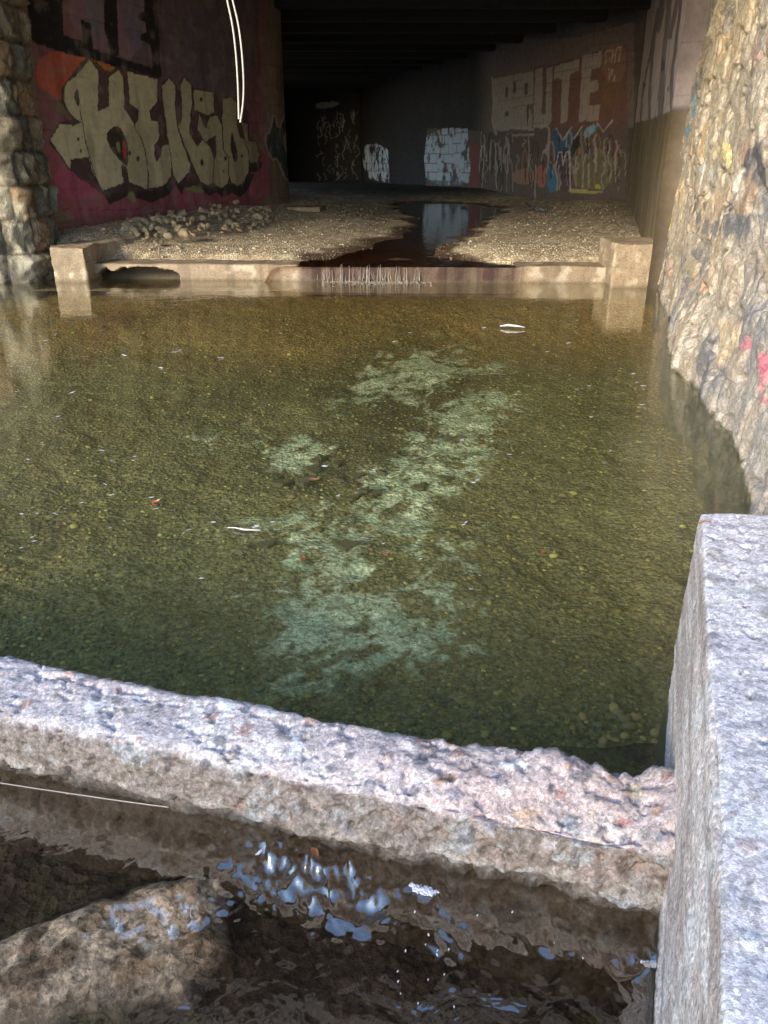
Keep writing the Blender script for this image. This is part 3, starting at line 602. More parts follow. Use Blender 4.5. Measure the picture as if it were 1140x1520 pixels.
# ================================================================== GRAVEL BANK AND STREAM
def silY(x): return 12.05-.055*x
chan_px = [(432, 402), (450, 393), (500, 375), (560, 357), (605, 341), (615, 330), (606, 320), (594, 312), (585, 304), (600, 299), (650, 300), (700, 302), (748, 308), (742, 318), (712, 332), (700, 348), (668, 372), (662, 381), (700, 388), (770, 396), (765, 402)]
SW0, SWB = .215, .020
chan = smooth([tuple(at(u, v, SW0, SWB, 12.0)[:2]) for u, v in chan_px], 1, True)
def wz(Y): return SW0+SWB*(np.minimum(Y, 26)-12.0)
def chan_sd(P, n=True):
    x, y = P[:, 0].copy(), P[:, 1].copy()
    x += (fbm(P*np.array([1, 1, 0]), 1.6, 3, 81)-.5)*.7*ss(11.9, 13, y); y += (fbm(P*np.array([1, 1, 0]), 1.6, 3, 82)-.5)*.9*ss(11.9, 13, y)
    d = dline(x, y, chan, True); return np.where(inpoly(x, y, chan), -d, d)
def dleft(P): return dline(P[:, 0], P[:, 1], [(-5.6, 12.6), (-4.3, 16.6), (-2.85, 20.7), (-2.45, 22.0)])
def bank0(P):
    y = P[:, 1]; b = np.interp(y, [11.9, 13, 16, 20, 24, 28, 46], [.225, .29, .40, .58, .76, .84, .8])
    b = b+.30*ss(2.0, .2, dleft(P))*ss(12.4, 13.6, y)*ss(22, 17, y)
    return b
def gz(P):
    sd = chan_sd(P); b = bank0(P); Q = P*np.array([1, 1, 0])
    w = wz(P[:, 1]); n = (fbm(Q, .8, 3, 4)-.5)*.09+(fbm(Q, 4, 3, 5)-.5)*.04+(fbm(Q, 14, 2, 6)-.5)*.03
    hgt = np.where(sd > 0, np.minimum(b, w+.015+sd*.09)+n*.6*ss(0, .5, sd), w-.005-.03*ss(0, -.4, sd)+.028*ss(18.5, 15, P[:, 1])+n*.5)
    hgt = hgt+.014*ss(.1, .3, sd); e = ss(silY(P[:, 0])+.85, silY(P[:, 0])+.6, P[:, 1])
    hgt = hgt*(1-e)+e*(.235-.05*(sd < 0)); return hgt-.35*ss(silY(P[:, 0])+.60, silY(P[:, 0])+.54, P[:, 1])
def gcol(P):
    Q = P*np.array([1, 1, 0]); sd = chan_sd(P); f1, f2, i = worley2(Q[:, :2]*9, 3)
    c = pal((i*3.3) % 1, [(.36, .30, .215), (.43, .37, .275), (.31, .25, .18), (.40, .33, .23), (.50, .44, .34), (.27, .22, .16)])*(.65+.7*fbm(Q, 1.2, 4, 9))[:, None]
    c = c*1.32*np.array((1.03, 1, .94))
    wet = ss(.28, .0, sd+(fbm(Q, 3, 3, 3)-.5)*.3); c = mix(c, c*np.array((.22, .15, .11)), wet)
    c = mix(c, np.array((.085, .038, .020))*(.4+1.2*fbm(Q, 5, 3, 55))[:, None], ss(0, -.3, sd)*.75)
    c = mix(c, (.03, .027, .022), ss(26, 30, P[:, 1]))  # shade deep in the tunnel, put into the gravel colour
    return c
ys = [11.9]
while ys[-1] < 46.5: ys.append(ys[-1]+.035+(ys[-1]-11.9)*.007)
o = sheet('gravel_bank', np.arange(-6.2, 8.6, .045), np.array(ys), gz, gcol, M_gravel); tag(o, kind='structure')
o = sheet('stream_water', np.arange(-5, 6.5, .1), np.arange(12.0, 46, .25), lambda P: wz(P[:, 1]) - .3*ss(.35, .6, chan_sd(P)), None, M_stream); tag(o, kind='structure')

# loose gravel on the bank
spec = []; k = 0
while len(spec) < 7500:
    y = 12.25+rng.random()**1.7*11; x = rng.uniform(-5.4, 6.2)
    if rng.random() < .15: x, y = rng.uniform(-5, 4.5), rng.uniform(12.3, 14)
    spec.append((x, y, 0, 0, 0, 0, rng.random()*6.28, 0, 0, 0))
S = np.array(spec); P = np.stack([S[:, 0], S[:, 1], 0*S[:, 0]], 1); zz = gz(P); sd = chan_sd(P)
ok = (sd > -.25) & (P[:, 1] > silY(P[:, 0])+.60) & (P[:, 0] < 3.7+(P[:, 1]-11.3)*.24)
out = []
GC = [(.38, .31, .22), (.43, .36, .27), (.32, .27, .2), (.42, .34, .24), (.47, .41, .32), (.30, .26, .21)]
for s, z, q, d in zip(S[ok], zz[ok], P[ok], sd[ok]):
    r = rng.uniform(.006, .017)*(2.0 if rng.random() < .06 else 1); cc = np.array(GC[rng.integers(6)])*(1 if d > .15 else .3)
    out.append((s[0], s[1], z+r*.3, r*rng.uniform(.8, 1.4), r*rng.uniform(.7, 1.2), r*rng.uniform(.5, .8), s[6], *cc))
V, T, cc = stones(out, ICO1, 3, .4); o = obj('loose_gravel', npmesh('loose_gravel', V, T, cc, False), M_peb); tag(o, kind='stuff')

# ------------------------------------------------------------------ concrete sill (ledge) with a broken-out hollow
def sill_disp(Pw, d, P, dim):
    out = (fbm(Pw, 2.2, 4, 6)-.5)*.05+(fbm(Pw, 11, 3, 7)-.5)*.02
    u, v = project(Pw)
    top_edge = 399+3*np.sin(u*.07)-6*ss(30, 0, np.abs(u-205))+8*ss(22, 0, np.abs(u-172))*1
    m = ss(138, 150, u)*ss(268, 258, u)*ss(-1.0, 1.0, v-(np.interp(u, [140, 156, 168, 185, 205, 230, 252, 268], [410, 400, 405, 398, 395.5, 397, 401, 409])+(fbm(Pw, 6, 3, 9)-.5)*9))*(d[:, 1] < -.3)
    wetx = ss(-1.4, -1.2, Pw[:, 0])*ss(2.1, 1.8, Pw[:, 0])
    return out-m*.50-wetx*.035*(d[:, 2] > .5)
def sill_col(V, d, P, dim):
    c = np.tile(np.array((.27, .205, .14)), (len(V), 1))*(.6+.8*fbm(V, 2.5, 4, 8))[:, None]
    c = mix(c, (.55, .48, .38), ss(.55, .7, fbm(V, 6, 3, 9))*.5)
    wetx = ss(-1.35, -1.2, V[:, 0])*ss(2.2, 1.9, V[:, 0]); wetx = np.maximum(wetx, 0)
    c = mix(c, (.055, .028, .022), wetx*(.80+.2*ss(.4, .6, fbm(V*np.array([3, 1, .4]), 3, 3, 3))))
    c = mix(c, (.05, .038, .026), ss(.12, .22, V[:, 1]-silY(V[:, 0]))*(V[:, 2] < .19)); c = mix(c, (.12, .09, .06), ss(.05, 0, V[:, 2])*.6); c = mix(c, c*.5, ss(.6, .64, fbm(V*np.array([6, 1, .3]), 1, 2, 14))*.5)  # the hollow's shade is painted in as dark brown inside
    return c
sx0, sx1 = -4.7, 3.45
o = block('concrete_sill', [(sx0, silY(sx0)), (sx1, silY(sx1)), (sx1, silY(sx1)+.62), (sx0, silY(sx0)+.62)], -.5, .235, .022, .03, sill_disp, sill_col, M_conc)
tag(o, 'long low tan concrete sill between the pool and the gravel, broken hollow at its left and wet in the middle', 'concrete sill')

def blk_col(V, d, P, dim):
    c = np.tile(np.array((.30, .23, .155)), (len(V), 1))*(.6+.8*fbm(V, 3, 4, 8))[:, None]
    c = mix(c, (.25, .18, .12), ss(.58, .7, fbm(V*np.array([1, 1, 3]), 4, 4, 19))*.5); c = mix(c, (.62, .55, .42), ss(.58, .7, fbm(V, 9, 3, 9))*.4)
    z = V[:, 2]; c = mix(c, (.24, .18, .12), ss(.02, 0, np.abs(z-.27+.015*np.sin(V[:, 0]*9)))*.7)
    return mix(c, (.12, .09, .06), ss(.06, .01, z)*.6)
def blk_disp(Pw, d, P, dim): return (fbm(Pw, 2.5, 3, 6)-.5)*.07+(fbm(Pw, 11, 4, 7)-.5)*.035
def footing(name, quad, z1, lab, res=.02):
    o = block(name, quad, -.5, z1, res, .03, blk_disp, blk_col, M_conc); tag(o, lab, 'concrete block')
lx0, lx1 = -4.93, -4.42
footing('corner_block', [(lx0, 11.98), (lx1, 11.98), (lx1+.02, 12.6), (lx0-.02, 12.6)], .50, 'square tan concrete block at the left end of the sill beside the rock-faced wall')
o = block('kerb_wall', [(-5.2, 12.62), (-4.42, 12.62), (-4.0, 14.0), (-4.3, 14.1)], -.1, .49, .025, .03, blk_disp, blk_col, M_conc); tag(o, 'low concrete kerb running back from the left corner block toward the rubble heap', 'kerb')
footing('corner_block', [(3.22, 11.38), (3.86, 11.38), (4.1, 12.5), (3.3, 12.5)], .60, 'square tan concrete block at the right end of the sill against the rubble stone wall')
p = at(455, 319, .52); o = block('footing_slab', [(p[0]-.45, p[1]-.1), (p[0]+.33, p[1]-.1), (p[0]+.4, p[1]+.7), (p[0]-.4, p[1]+.7)], .3, .70, .03, .02, blk_disp, blk_col, M_conc)
tag(o, 'small flat concrete slab at the foot of the rounded end of the graffiti abutment', 'concrete slab')

# ------------------------------------------------------------------ rubble heap: every stone its own object
protos = []
for k in range(6):
    V0, T0 = ICO2; r2 = np.random.default_rng(k+20); V = V0.copy()
    for _ in range(11):                                   # cut flat facets
        n = r2.normal(size=3); n /= np.linalg.norm(n); h = r2.uniform(.45, .8); dd = V@n; V = V-np.outer(np.maximum(dd-h, 0), n)
    V = V*np.array((1.15, .85, .7)); base = np.array([(.46, .36, .24), (.52, .41, .27), (.40, .33, .24), (.56, .46, .32), (.48, .34, .22), (.38, .31, .23)][k])
    protos.append(npmesh('rubble_stone', V, T0, np.tile(base, (len(V), 1)), False)); protos[-1].materials.append(M_rock)
nst = 0
R3 = random.Random(11)
while nst < 190:
    u = R3.uniform(188, 400); hi = np.interp(u, [188, 240, 290, 400], [352, 326, 316, 316]); lo = np.interp(u, [188, 230, 300, 400], [356, 362, 350, 326]); v = R3.uniform(hi, lo)
    p = at(u, v, .62-.2*(v-316)/46, 0)
    if dleft(np.array([[p[0], p[1], 0]]))[0] < .16: continue
    z = gz(np.array([[p[0], p[1], 0.]]))[0]; r = R3.uniform(.035, .095)*(1.35 if R3.random() < .15 else 1)
    heap = .16*math.exp(-((u-290)/70)**2)*R3.random()
    o = bpy.data.objects.new('rubble_stone', protos[R3.randrange(6)]); C.objects.link(o); o.location = (p[0], p[1], z+r*.35+heap); o.scale = (r, r, r)
    o.rotation_euler = (R3.uniform(-.5, .5), R3.uniform(-.5, .5), R3.uniform(0, 6.28))
    tag(o, 'broken tan stone in the rubble heap below the bubble lettering', 'stone', 'stones of the rubble heap'); nst += 1

# ------------------------------------------------------------------ waterfall over the sill
V = []; Q = []; off = 0
for k in range(70):
    u = R3.uniform(470, 626) if k < 150 else R3.uniform(430, 700); x = at(u, 418, 0)[0]; y = silY(x)-.015; w = R3.uniform(.002, .006)
    z1 = R3.uniform(.19, .25) if R3.random() < .35 else R3.uniform(.06, .18); z0 = R3.uniform(-.01, .05); fz = R3.uniform(.03, .07)
    pts = [(x+R3.uniform(-.01, .01), y-fz*(1-t)**.5*0-fz*(t), z1+(z0-z1)*t) for t in (0, .35, .7, 1)]
    v, q = tube(pts, [w*.4, w*.7, w, w*1.3], 5); V.append(v); Q.append(q+off); off += len(v)
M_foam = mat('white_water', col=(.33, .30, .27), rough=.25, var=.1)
o = obj('waterfall', npmesh('waterfall', np.concatenate(V), np.concatenate(Q)), M_foam); tag(o, kind='stuff')
sp = []
for k in range(900):
    u = R3.gauss(565, 55); v = 417+abs(R3.gauss(0, 3.0)); p = at(min(max(u, 480), 640), v, .0); r = R3.uniform(.003, .009); sp.append((p[0], p[1], .002, r*2.2, r, r*.35, R3.random(), .7, .69, .66))
V, T, cc = stones(sp, ICO1, 1, .3); o = obj('waterfall_foam', npmesh('waterfall_foam', V, T, cc), M_foam); tag(o, kind='stuff')

# ================================================================== POOL
def clip_sheet(name, X, Y, z, mat_, keep):
    gx, gy = np.meshgrid(X, Y, indexing='ij'); P = np.stack([gx.ravel(), gy.ravel(), np.full(gx.size, z)], 1); Q = gridq(len(X), len(Y))
    c = P[Q].mean(1); Q = Q[keep(c)]; return obj(name, npmesh(name, P, Q), mat_)
mid = far0+nrm*W/2
def poolside(c): return ((c[:, :2]-mid)@(-nrm)) > 0
o = clip_sheet('pool_water', np.arange(-12, 4.6, .05), np.arange(.5, 12.4, .05), 0.0, M_pool, lambda c: poolside(c)); tag(o, kind='structure')
def bz(P):
    Q = P*np.array([1, 1, 0]); d = -.52+.30*ss(9.2, 11.6, P[:, 1]+(fbm(Q, .7, 2, 2)-.5)*1.5)
    return d+(fbm(Q, 1.1, 3, 5)-.5)*.10+(fbm(Q, 7, 3, 6)-.5)*.06+(fbm(Q, 26, 2, 7)-.5)*.022
def turq(P, u, v):
    m = 0
    for x, y, rx, ry, a, k in ((605, 560, 95, 42, -.25, 1.15), (690, 625, 105, 38, -.25, 1.0), (640, 690, 130, 55, -.5, .9), (445, 672, 55, 26, -.2, 1.1), (520, 800, 170, 60, .0, .8), (550, 930, 150, 70, .1, 1.25), (470, 880, 130, 70, 0, .75), (640, 900, 90, 110, 0, .6), (730, 550, 60, 10, 0, .8), (520, 600, 70, 20, -.4, .55), (330, 640, 130, 40, 0, .32), (600, 760, 80, 50, 0, .7), (450, 1020, 50, 40, 0, .5)):
        du_, dv_ = u-x, v-y; c, s = math.cos(a), math.sin(a); du2, dv2 = du_*c+dv_*s, -du_*s+dv_*c
        m = np.maximum(m, k*np.exp(-((du2/rx)**2+(dv2/ry)**2)**1.3))
    Q = P*np.array([1, 1, 0]); W_ = Q+np.stack([fbm(Q, 3, 3, 1)-.5, fbm(Q, 3, 3, 2)-.5, 0*u], 1)*.35
    n = .36*fbm(W_*np.array([1, .8, 1]), 4.4, 3, 21)+.38*fbm(W_*np.array([1, .8, 1]), 13, 3, 22)+.26*fbm(W_, 34, 2, 23)
    return ss(.0, .42, m*.74+(n-.5)*3.4-.36)*np.clip(m*2, 0, 1)
def bcol(P):
    Q = P*np.array([1, 1, 0]); u, v = project(np.stack([P[:, 0], P[:, 1], bz(P)], 1))
    c = np.tile(np.array((.22, .19, .09)), (len(P), 1))*(.45+1.0*fbm(Q, 1.3, 5, 9))[:, None]
    c = mix(c, (.46, .26, .09), ss(590, 470, v+(fbm(Q, .9, 3, 4)-.5)*70)*.85)
    c = mix(c, (.26, .17, .06), ss(.5, .68, fbm(Q, 1.2, 4, 19))*ss(560, 500, v)*.6)
    f1, f2, i = worley2(Q[:, :2]*22, 3); c = mix(c, pal((i*3.7) % 1, [(.12, .12, .06), (.20, .16, .06), (.07, .08, .05), (.15, .15, .09), (.24, .18, .07)]), (f1 < .42)*.6)
    # darker scour with flat slabs left of the middle
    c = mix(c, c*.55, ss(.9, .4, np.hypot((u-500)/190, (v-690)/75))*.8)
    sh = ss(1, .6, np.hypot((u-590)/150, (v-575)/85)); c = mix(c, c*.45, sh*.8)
    t = turq(P, u, v)
    c = mix(c, np.array((.62, .64, .47))*(.45+1.1*fbm(Q, 12, 4, 35))[:, None], np.clip(t, 0, 1)*.85)
    c = mix(c, (.30, .40, .29), ss(.1, .5, t)*ss(.5, .62, fbm(Q, 13, 3, 33))*.5)
    return c
def rows(a, b, s0, s1):
    r = [a]
    while r[-1] < b: r.append(r[-1]+s0+(s1-s0)*(r[-1]-a)/(b-a))
    return np.array(r)
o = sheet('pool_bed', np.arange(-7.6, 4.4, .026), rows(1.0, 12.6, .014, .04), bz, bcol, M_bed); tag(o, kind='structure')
spec = []
while len(spec) < 15000:
    y = 1.9+rng.random()**1.5*9.0; x = rng.uniform(-.62*y-.3, min(.34*y+.5, .30*y+1.1)); spec.append((x, y))
A = np.array(spec); P = np.stack([A[:, 0], A[:, 1], 0*A[:, 0]], 1); zb = bz(P); u, v = project(np.stack([A[:, 0], A[:, 1], zb], 1)); t = turq(P, u, v)
BC = [(.19, .19, .10), (.25, .22, .09), (.12, .13, .08), (.36, .29, .10), (.20, .20, .13), (.28, .20, .11), (.14, .14, .09), (.42, .38, .13)]
out = []
for k in range(len(A)):
    if t[k] > .15 and rng.random() < .93: continue
    r = rng.uniform(.005, .013)*(1.8 if rng.random() < .05 else 1)*(1+.05*A[k, 1]); c = np.array(BC[rng.integers(8)])*rng.uniform(.45, .85)
    if rng.random() < .03: c = np.array((.42, .38, .14))
    out.append((A[k, 0], A[k, 1], zb[k]+r*.2, r*rng.uniform(.9, 1.5), r*rng.uniform(.7, 1.1), r*rng.uniform(.35, .6), rng.random()*6.28, *c))
V, T, cc = stones(out, ICO1, 5, .35); o = obj('pool_pebbles', npmesh('pool_pebbles', V, T, cc), M_peb); tag(o, kind='stuff')

def copyobj(name, me, loc, rot, sc, lab, cat, group=None):
    o = bpy.data.objects.new(name, me); C.objects.link(o); o.location = loc; o.rotation_euler = rot; o.scale = sc if hasattr(sc, '__len__') else (sc,)*3
    tag(o, lab, cat, group); return o
cob = []
for k, c in enumerate([(.34, .23, .10), (.25, .19, .10), (.40, .30, .13), (.20, .16, .09)]):
    V0, T0 = ICO2; d = 1+.35*(fbm(V0+k*5, 1.1, 2, 8)-.5); me = npmesh('cobble', V0*d[:, None]*np.array((1.2, .9, .5)), T0, np.tile(c, (len(V0), 1))); me.materials.append(M_peb); cob.append(me)
for k in range(34):
    u = R3.uniform(850, 975); v = R3.uniform(1040, 1125); p = at(u, v, -.5); r = R3.uniform(.014, .026)
    copyobj('cobble', cob[k % 4], (p[0], p[1], bz(np.array([[p[0], p[1], 0.]]))[0]+r*.3), (0, 0, R3.random()*6), r, 'brownish cobble on the pool bed in the corner by the concrete walls', 'cobble', 'cobbles in the pool corner')
V0, T0 = ICO3; r2 = np.random.default_rng(77); V = V0.copy()
for _ in range(9):
    n = r2.normal(size=3)*np.array((1, 1, .4)); n /= np.linalg.norm(n); dd = V@n; V = V-np.outer(np.maximum(dd-r2.uniform(.4, .7), 0), n)
slab_me = npmesh('sunken_slab', V*np.array((1.2, .7, .16)), T0, np.tile((.15, .14, .085), (len(V), 1)), False); slab_me.materials.append(M_rock)
for k in range(18):
    u = R3.gauss(490, 62); v = R3.gauss(700, 32); p = at(u, v, -.45)
    copyobj('sunken_stone', slab_me, (p[0], p[1], bz(np.array([[p[0], p[1], 0.]]))[0]+.02), (R3.uniform(-.2, .2), R3.uniform(-.25, .25), R3.uniform(-.1, .7)), (R3.uniform(.06, .15), R3.uniform(.07, .14), R3.uniform(.12, .2)), 'flat dark stone sunk among others in the middle of the pool', 'stone', 'flat stones sunk mid-pool')

# ================================================================== NEAR OUTFLOW WATER
NZ = -.045
bankpoly = [tuple(at(u, v-6, -.29)[:2]) for u, v in [(-60, 1400), (0, 1372), (70, 1346), (150, 1324), (240, 1302), (330, 1275), (350, 1290), (335, 1345), (340, 1400), (300, 1440), (285, 1475), (200, 1478), (110, 1495), (40, 1520), (-60, 1580)]]
def nbz(P):
    Q = P*np.array([1, 1, 0]); x = P[:, 0]+(fbm(Q, 12, 3, 3)-.5)*.05; y = P[:, 1]+(fbm(Q, 12, 3, 4)-.5)*.05
    d = dline(x, y, bankpoly, True); sd = np.where(inpoly(x, y, bankpoly), d, -d)
    rot = np.stack([Q[:, 0]*.6+Q[:, 1]*.8, (-Q[:, 0]*.8+Q[:, 1]*.6)*2.0, 0*x], 1)
    rid = 1-np.abs(fbm(rot, 9, 3, 7)-.5)*5
    return -.38+.09*ss(-.07, .09, sd)+ss(0, .08, sd)*((fbm(Q, 8, 2, 9)-.5)*.02+(fbm(rot, 16, 2, 19)-.5)*.05)+(fbm(Q, 5, 3, 5)-.5)*.06
def nbc(P):
    Q = P*np.array([1, 1, 0]); z = P[:, 2]; c = np.tile(np.array((.07, .05, .037)), (len(P), 1))*(.5+1.0*fbm(Q, 4, 4, 8))[:, None]
    c = mix(c, (.11, .10, .04), ss(.5, .65, fbm(Q, 6, 3, 18))*.6)
    bx = P[:, 0]+(fbm(Q, 12, 3, 3)-.5)*.05; by = P[:, 1]+(fbm(Q, 12, 3, 4)-.5)*.05; bd = dline(bx, by, bankpoly, True); m = ss(-.02, .05, np.where(inpoly(bx, by, bankpoly), bd, -bd)+(fbm(Q, 14, 3, 61)-.5)*.05); c = mix(c, (.88, .74, .60), m); c = mix(c, (.30, .21, .14), m*ss(.53, .60, fbm(np.stack([Q[:, 0]+.35*Q[:, 1], Q[:, 1]*.5-.2*Q[:, 0], 0*Q[:, 0]], 1), 20, 2, 28))*.8); return mix(c, (.66, .55, .43), m*ss(.56, .66, fbm(Q, 9, 3, 29))*.6)
o = sheet('outflow_bed', np.arange(-2.6, 1.2, .011), np.arange(.1, 2.3, .011), nbz, nbc, M_bed); tag(o, kind='structure')
rip = [(455, 1295, 112, 60, .3, 1.7), (245, 1365, 95, 28, -.2, 1.0), (525, 1335, 60, 52, .3, 1.5), (640, 1330, 45, 26, .4, .5), (660, 1400, 40, 60, 0, .2), (800, 1390, 90, 30, .3, .2), (960, 1432, 40, 20, 0, .8), (350, 1235, 60, 12, .2, .8)]
def nwz(P):
    Q = P*np.array([1, 1, 0]); u, v = project(np.stack([P[:, 0], P[:, 1], P[:, 0]*0+NZ], 1)); m = .03+0*u
    for x, y, rx, ry, a, k in rip:
        du_, dv_ = u-x, v-y; c, s = math.cos(a), math.sin(a); m = np.maximum(m, k*np.exp(-(((du_*c+dv_*s)/rx)**2+((-du_*s+dv_*c)/ry)**2)**1.5))
    rot = np.stack([Q[:, 0]*1.0+Q[:, 1]*.35, (-Q[:, 0]*.45+Q[:, 1]*1.0)*.62, 0*u], 1)
    w = (fbm(rot, 40, 2, 3, .35)-.5)*.040+(fbm(rot, 17, 1, 31)-.5)*.012+(fbm(rot, 60, 2, 6, .4)-.5)*.004
    return NZ+w*m+(fbm(Q, 3, 2, 8)-.5)*.002
gx = np.arange(-1.7, 1.1, .0052); gy = np.arange(.35, 2.2, .0052); GX, GY = np.meshgrid(gx, gy, indexing='ij'); P = np.stack([GX.ravel(), GY.ravel(), 0*GX.ravel()], 1); P[:, 2] = nwz(P); Q = gridq(len(gx), len(gy)); c = P[Q].mean(1); Q = Q[~poolside(c)]
o = obj('outflow_water', npmesh('outflow_water', P, Q), M_near); tag(o, kind='structure')
for k in range(16):
    u = R3.uniform(300, 620); v = R3.uniform(1465, 1545); p = at(u, v, -.4); r = R3.uniform(.016, .036)
    copyobj('submerged_stone', cob[k % 4], (p[0], p[1], -.40), (0, 0, R3.random()*6), (r, r, r*.8), 'olive-brown stone under the dark water at the bottom edge', 'stone', 'stones under the outflow water')

# ================================================================== FLOATING THINGS
def leaf_mesh(name, col, m, curl=.25, L=1, Wd=.42):
    n = 9; V = []; Q = []
    for i in range(n):
        t = i/(n-1); w = Wd*math.sin(math.pi*t**.8)*(1-.25*t)+.01; x = (t-.5)*L
        for j in (-1, -.5, 0, .5, 1): V.append((x, j*w*.5, curl*((t-.5)**2)+abs(j)*.10*w-.02))
    for i in range(n-1):
        for j in range(4): a = i*5+j; Q.append((a, a+5, a+6, a+1))
    V = np.array(V); Q = np.array(Q); V2 = V-np.array((0, 0, .02)); k = len(V)
    rim = [i*5 for i in range(n)]+[(n-1)*5+j for j in range(1, 5)]+[i*5+4 for i in range(n-2, -1, -1)]+[j for j in range(3, 0, -1)]
    Qr = [(rim[a], rim[(a+1) % len(rim)], rim[(a+1) % len(rim)]+k, rim[a]+k) for a in range(len(rim))]
    me = npmesh(name, np.concatenate([V, V2]), np.concatenate([Q, Q[:, ::-1]+k, np.array(Qr)])); me.materials.append(m); return me
M_pet = mat('pale_petal', col=(.60, .60, .66), rough=.35, var=.08); M_red = mat('red_leaf', col=(.42, .07, .035), rough=.5, var=.3); M_org = mat('orange_leaf', col=(.50, .17, .05), rough=.5, var=.3); M_brn = mat('brown_leaf', col=(.28, .12, .06), rough=.55, var=.3); M_twig = mat('pale_twig', col=(.62, .58, .55), rough=.6)
pet = leaf_mesh('petal', 0, M_pet, .3, 1, .4)
z5 = [(175, 445), (308, 548), (407, 566), (403, 578), (340, 578), (318, 650), (338, 682), (247, 706), (197, 724), (165, 738), (172, 742), (113, 738), (66, 740), (97, 810), (104, 822), (65, 842), (333, 782), (645, 765), (825, 764), (776, 776), (770, 780), (570, 788), (555, 798), (609, 935), (458, 690), (472, 724), (478, 698), (982, 595), (1020, 685), (85, 575), (127, 525), (220, 372), (487, 298), (668, 268), (52, 370), (1130, 607), (330, 70), (390, 62), (500, 64), (545, 245), (530, 250), (375, 260), (140, 215), (170, 195)]
z6 = [(600, 498), (740, 540), (635, 622), (645, 615), (612, 738), (605, 745), (665, 748), (480, 845), (627, 933), (653, 893), (935, 350), (972, 340), (978, 430), (1033, 530), (1125, 395), (1100, 305), (372, 800), (345, 590), (240, 660), (200, 575), (912, 215), (665, 170), (450, 185), (405, 210), (1110, 330), (1130, 340), (850, 240)]
pts = [(x*.491, 400+y*.491) for x, y in z5]+[(380+x*.509, 400+y*.509) for x, y in z6]
for k, (u, v) in enumerate(pts):
    p = at(u, v, .004); s = .0062*np.hypot(p[0], p[1])*R3.uniform(.7, 1.5)
    copyobj('petal', pet, (p[0], p[1], .006), (R3.uniform(-.12, .12), R3.uniform(-.2, .1), R3.uniform(-.5, .9)), (s, s*.9, s), 'tiny pale petal afloat on the pool surface', 'petal', 'petals afloat on the pool')
for u, v, m, s, lab in ((449, 827, M_red, .030, 'small red leaf floating alone left of the pale bed patches'), (573, 822, M_red, .030, 'dark red leaf floating at the centre, right one of a close pair'), (550, 816, M_brn, .022, 'small brown leaf floating at the centre, left one of a close pair'),
                        (717, 661, M_org, .040, 'bright orange leaf floating over the pale green bed'), (806, 820, M_red, .026, 'dim red leaf floating alone near the right side of the pool'), (231, 745, M_org, .042, 'orange-brown leaf floating among white petals at the left'),
                        (228, 750, M_red, .030, 'red leaf scrap touching the orange-brown leaf at the left'), (95, 778, M_brn, .030, 'light brown leaf floating near the left edge of the pool'), (467, 712, M_brn, .055, 'broad brown leaf floating over the dark sunken stones'), (532, 714, M_red, .022, 'tiny red leaf just right of the sunken dark stones')):
    p = at(u, v, .004); me = leaf_mesh('floating_leaf', 0, m, .35, 1, .5); copyobj('floating_leaf', me, (p[0], p[1], .006), (R3.uniform(-.1, .1), 0, R3.uniform(-.6, .6)), s*1.15, lab, 'leaf')
def tubeobj(name, pts, r, m, lab, cat, n=6):
    v, q = tube(pts, r, n); o = obj(name, npmesh(name, v, q), m); tag(o, lab, cat); return o
a = at(338, 783, .01); b = at(362, 786, .012); c_ = at(386, 787, .01); tubeobj('twig', [a, (a+b)/2+np.array((0, 0, .004)), b, c_], [.002, .003, .005, .002], M_twig, 'pale forked twig floating left of the pale bed patches', 'twig')
a = at(742, 484, .02); b = at(780, 486, .02); tubeobj('feather', [a, a*.7+b*.3+np.array((0, 0, .015)), a*.3+b*.7+np.array((0, 0, .01)), b], [.004, .014, .010, .002], M_pet, 'white feather floating near the waterfall side of the pool', 'feather')
a = at(1036, 777, .672); b = at(1056, 775, .672); tubeobj('twig', [a, (a+b)/2+np.array((0, .004, .004)), b], [.002, .0028, .002], M_brn, 'thin dark twig lying on the far corner of the pale side wall', 'twig')
a = at(1016, 1500, .45)
# foam and leaf on the outflow
sp = []
for k in range(150):
    a_, q_ = R3.random()*6.283, R3.random()**.6; r_ = R3.uniform(.05, .16)*(1.2-q_*.7); sp.append((q_*math.cos(a_)*(.95+.15*math.sin(3*a_)), q_*math.sin(a_)*.36, r_*.3, r_*1.3, r_, r_*.8, 0, .8, .8, .85))
V, T, cc = stones(sp, ICO1, 9, .2); foam_me = npmesh('foam_clump', V, T); foam_me.materials.append(M_pet)
for u, v, s, r_, lab in ((628, 1322, .040, -.35, 'white foam clump on the dark outflow below the middle of the low wall'), (967, 1432, .026, -.1, 'small white foam clump on the outflow touching the pale side wall'), (385, 1266, .013, .9, 'tiny white foam fleck among the blue ripples')):
    p = at(u, v, NZ); copyobj('foam_clump', foam_me, (p[0], p[1], NZ+.002), (0, 0, r_), s, lab, 'foam')
p = at(467, 1262, NZ+.02); copyobj('floating_leaf', leaf_mesh('floating_leaf', 0, M_brn, .3, 1, .5), (p[0], p[1], NZ+.012), (.1, -.25, -1.0), .045, 'brown leaf floating on the blue ripples against the low wall', 'leaf')

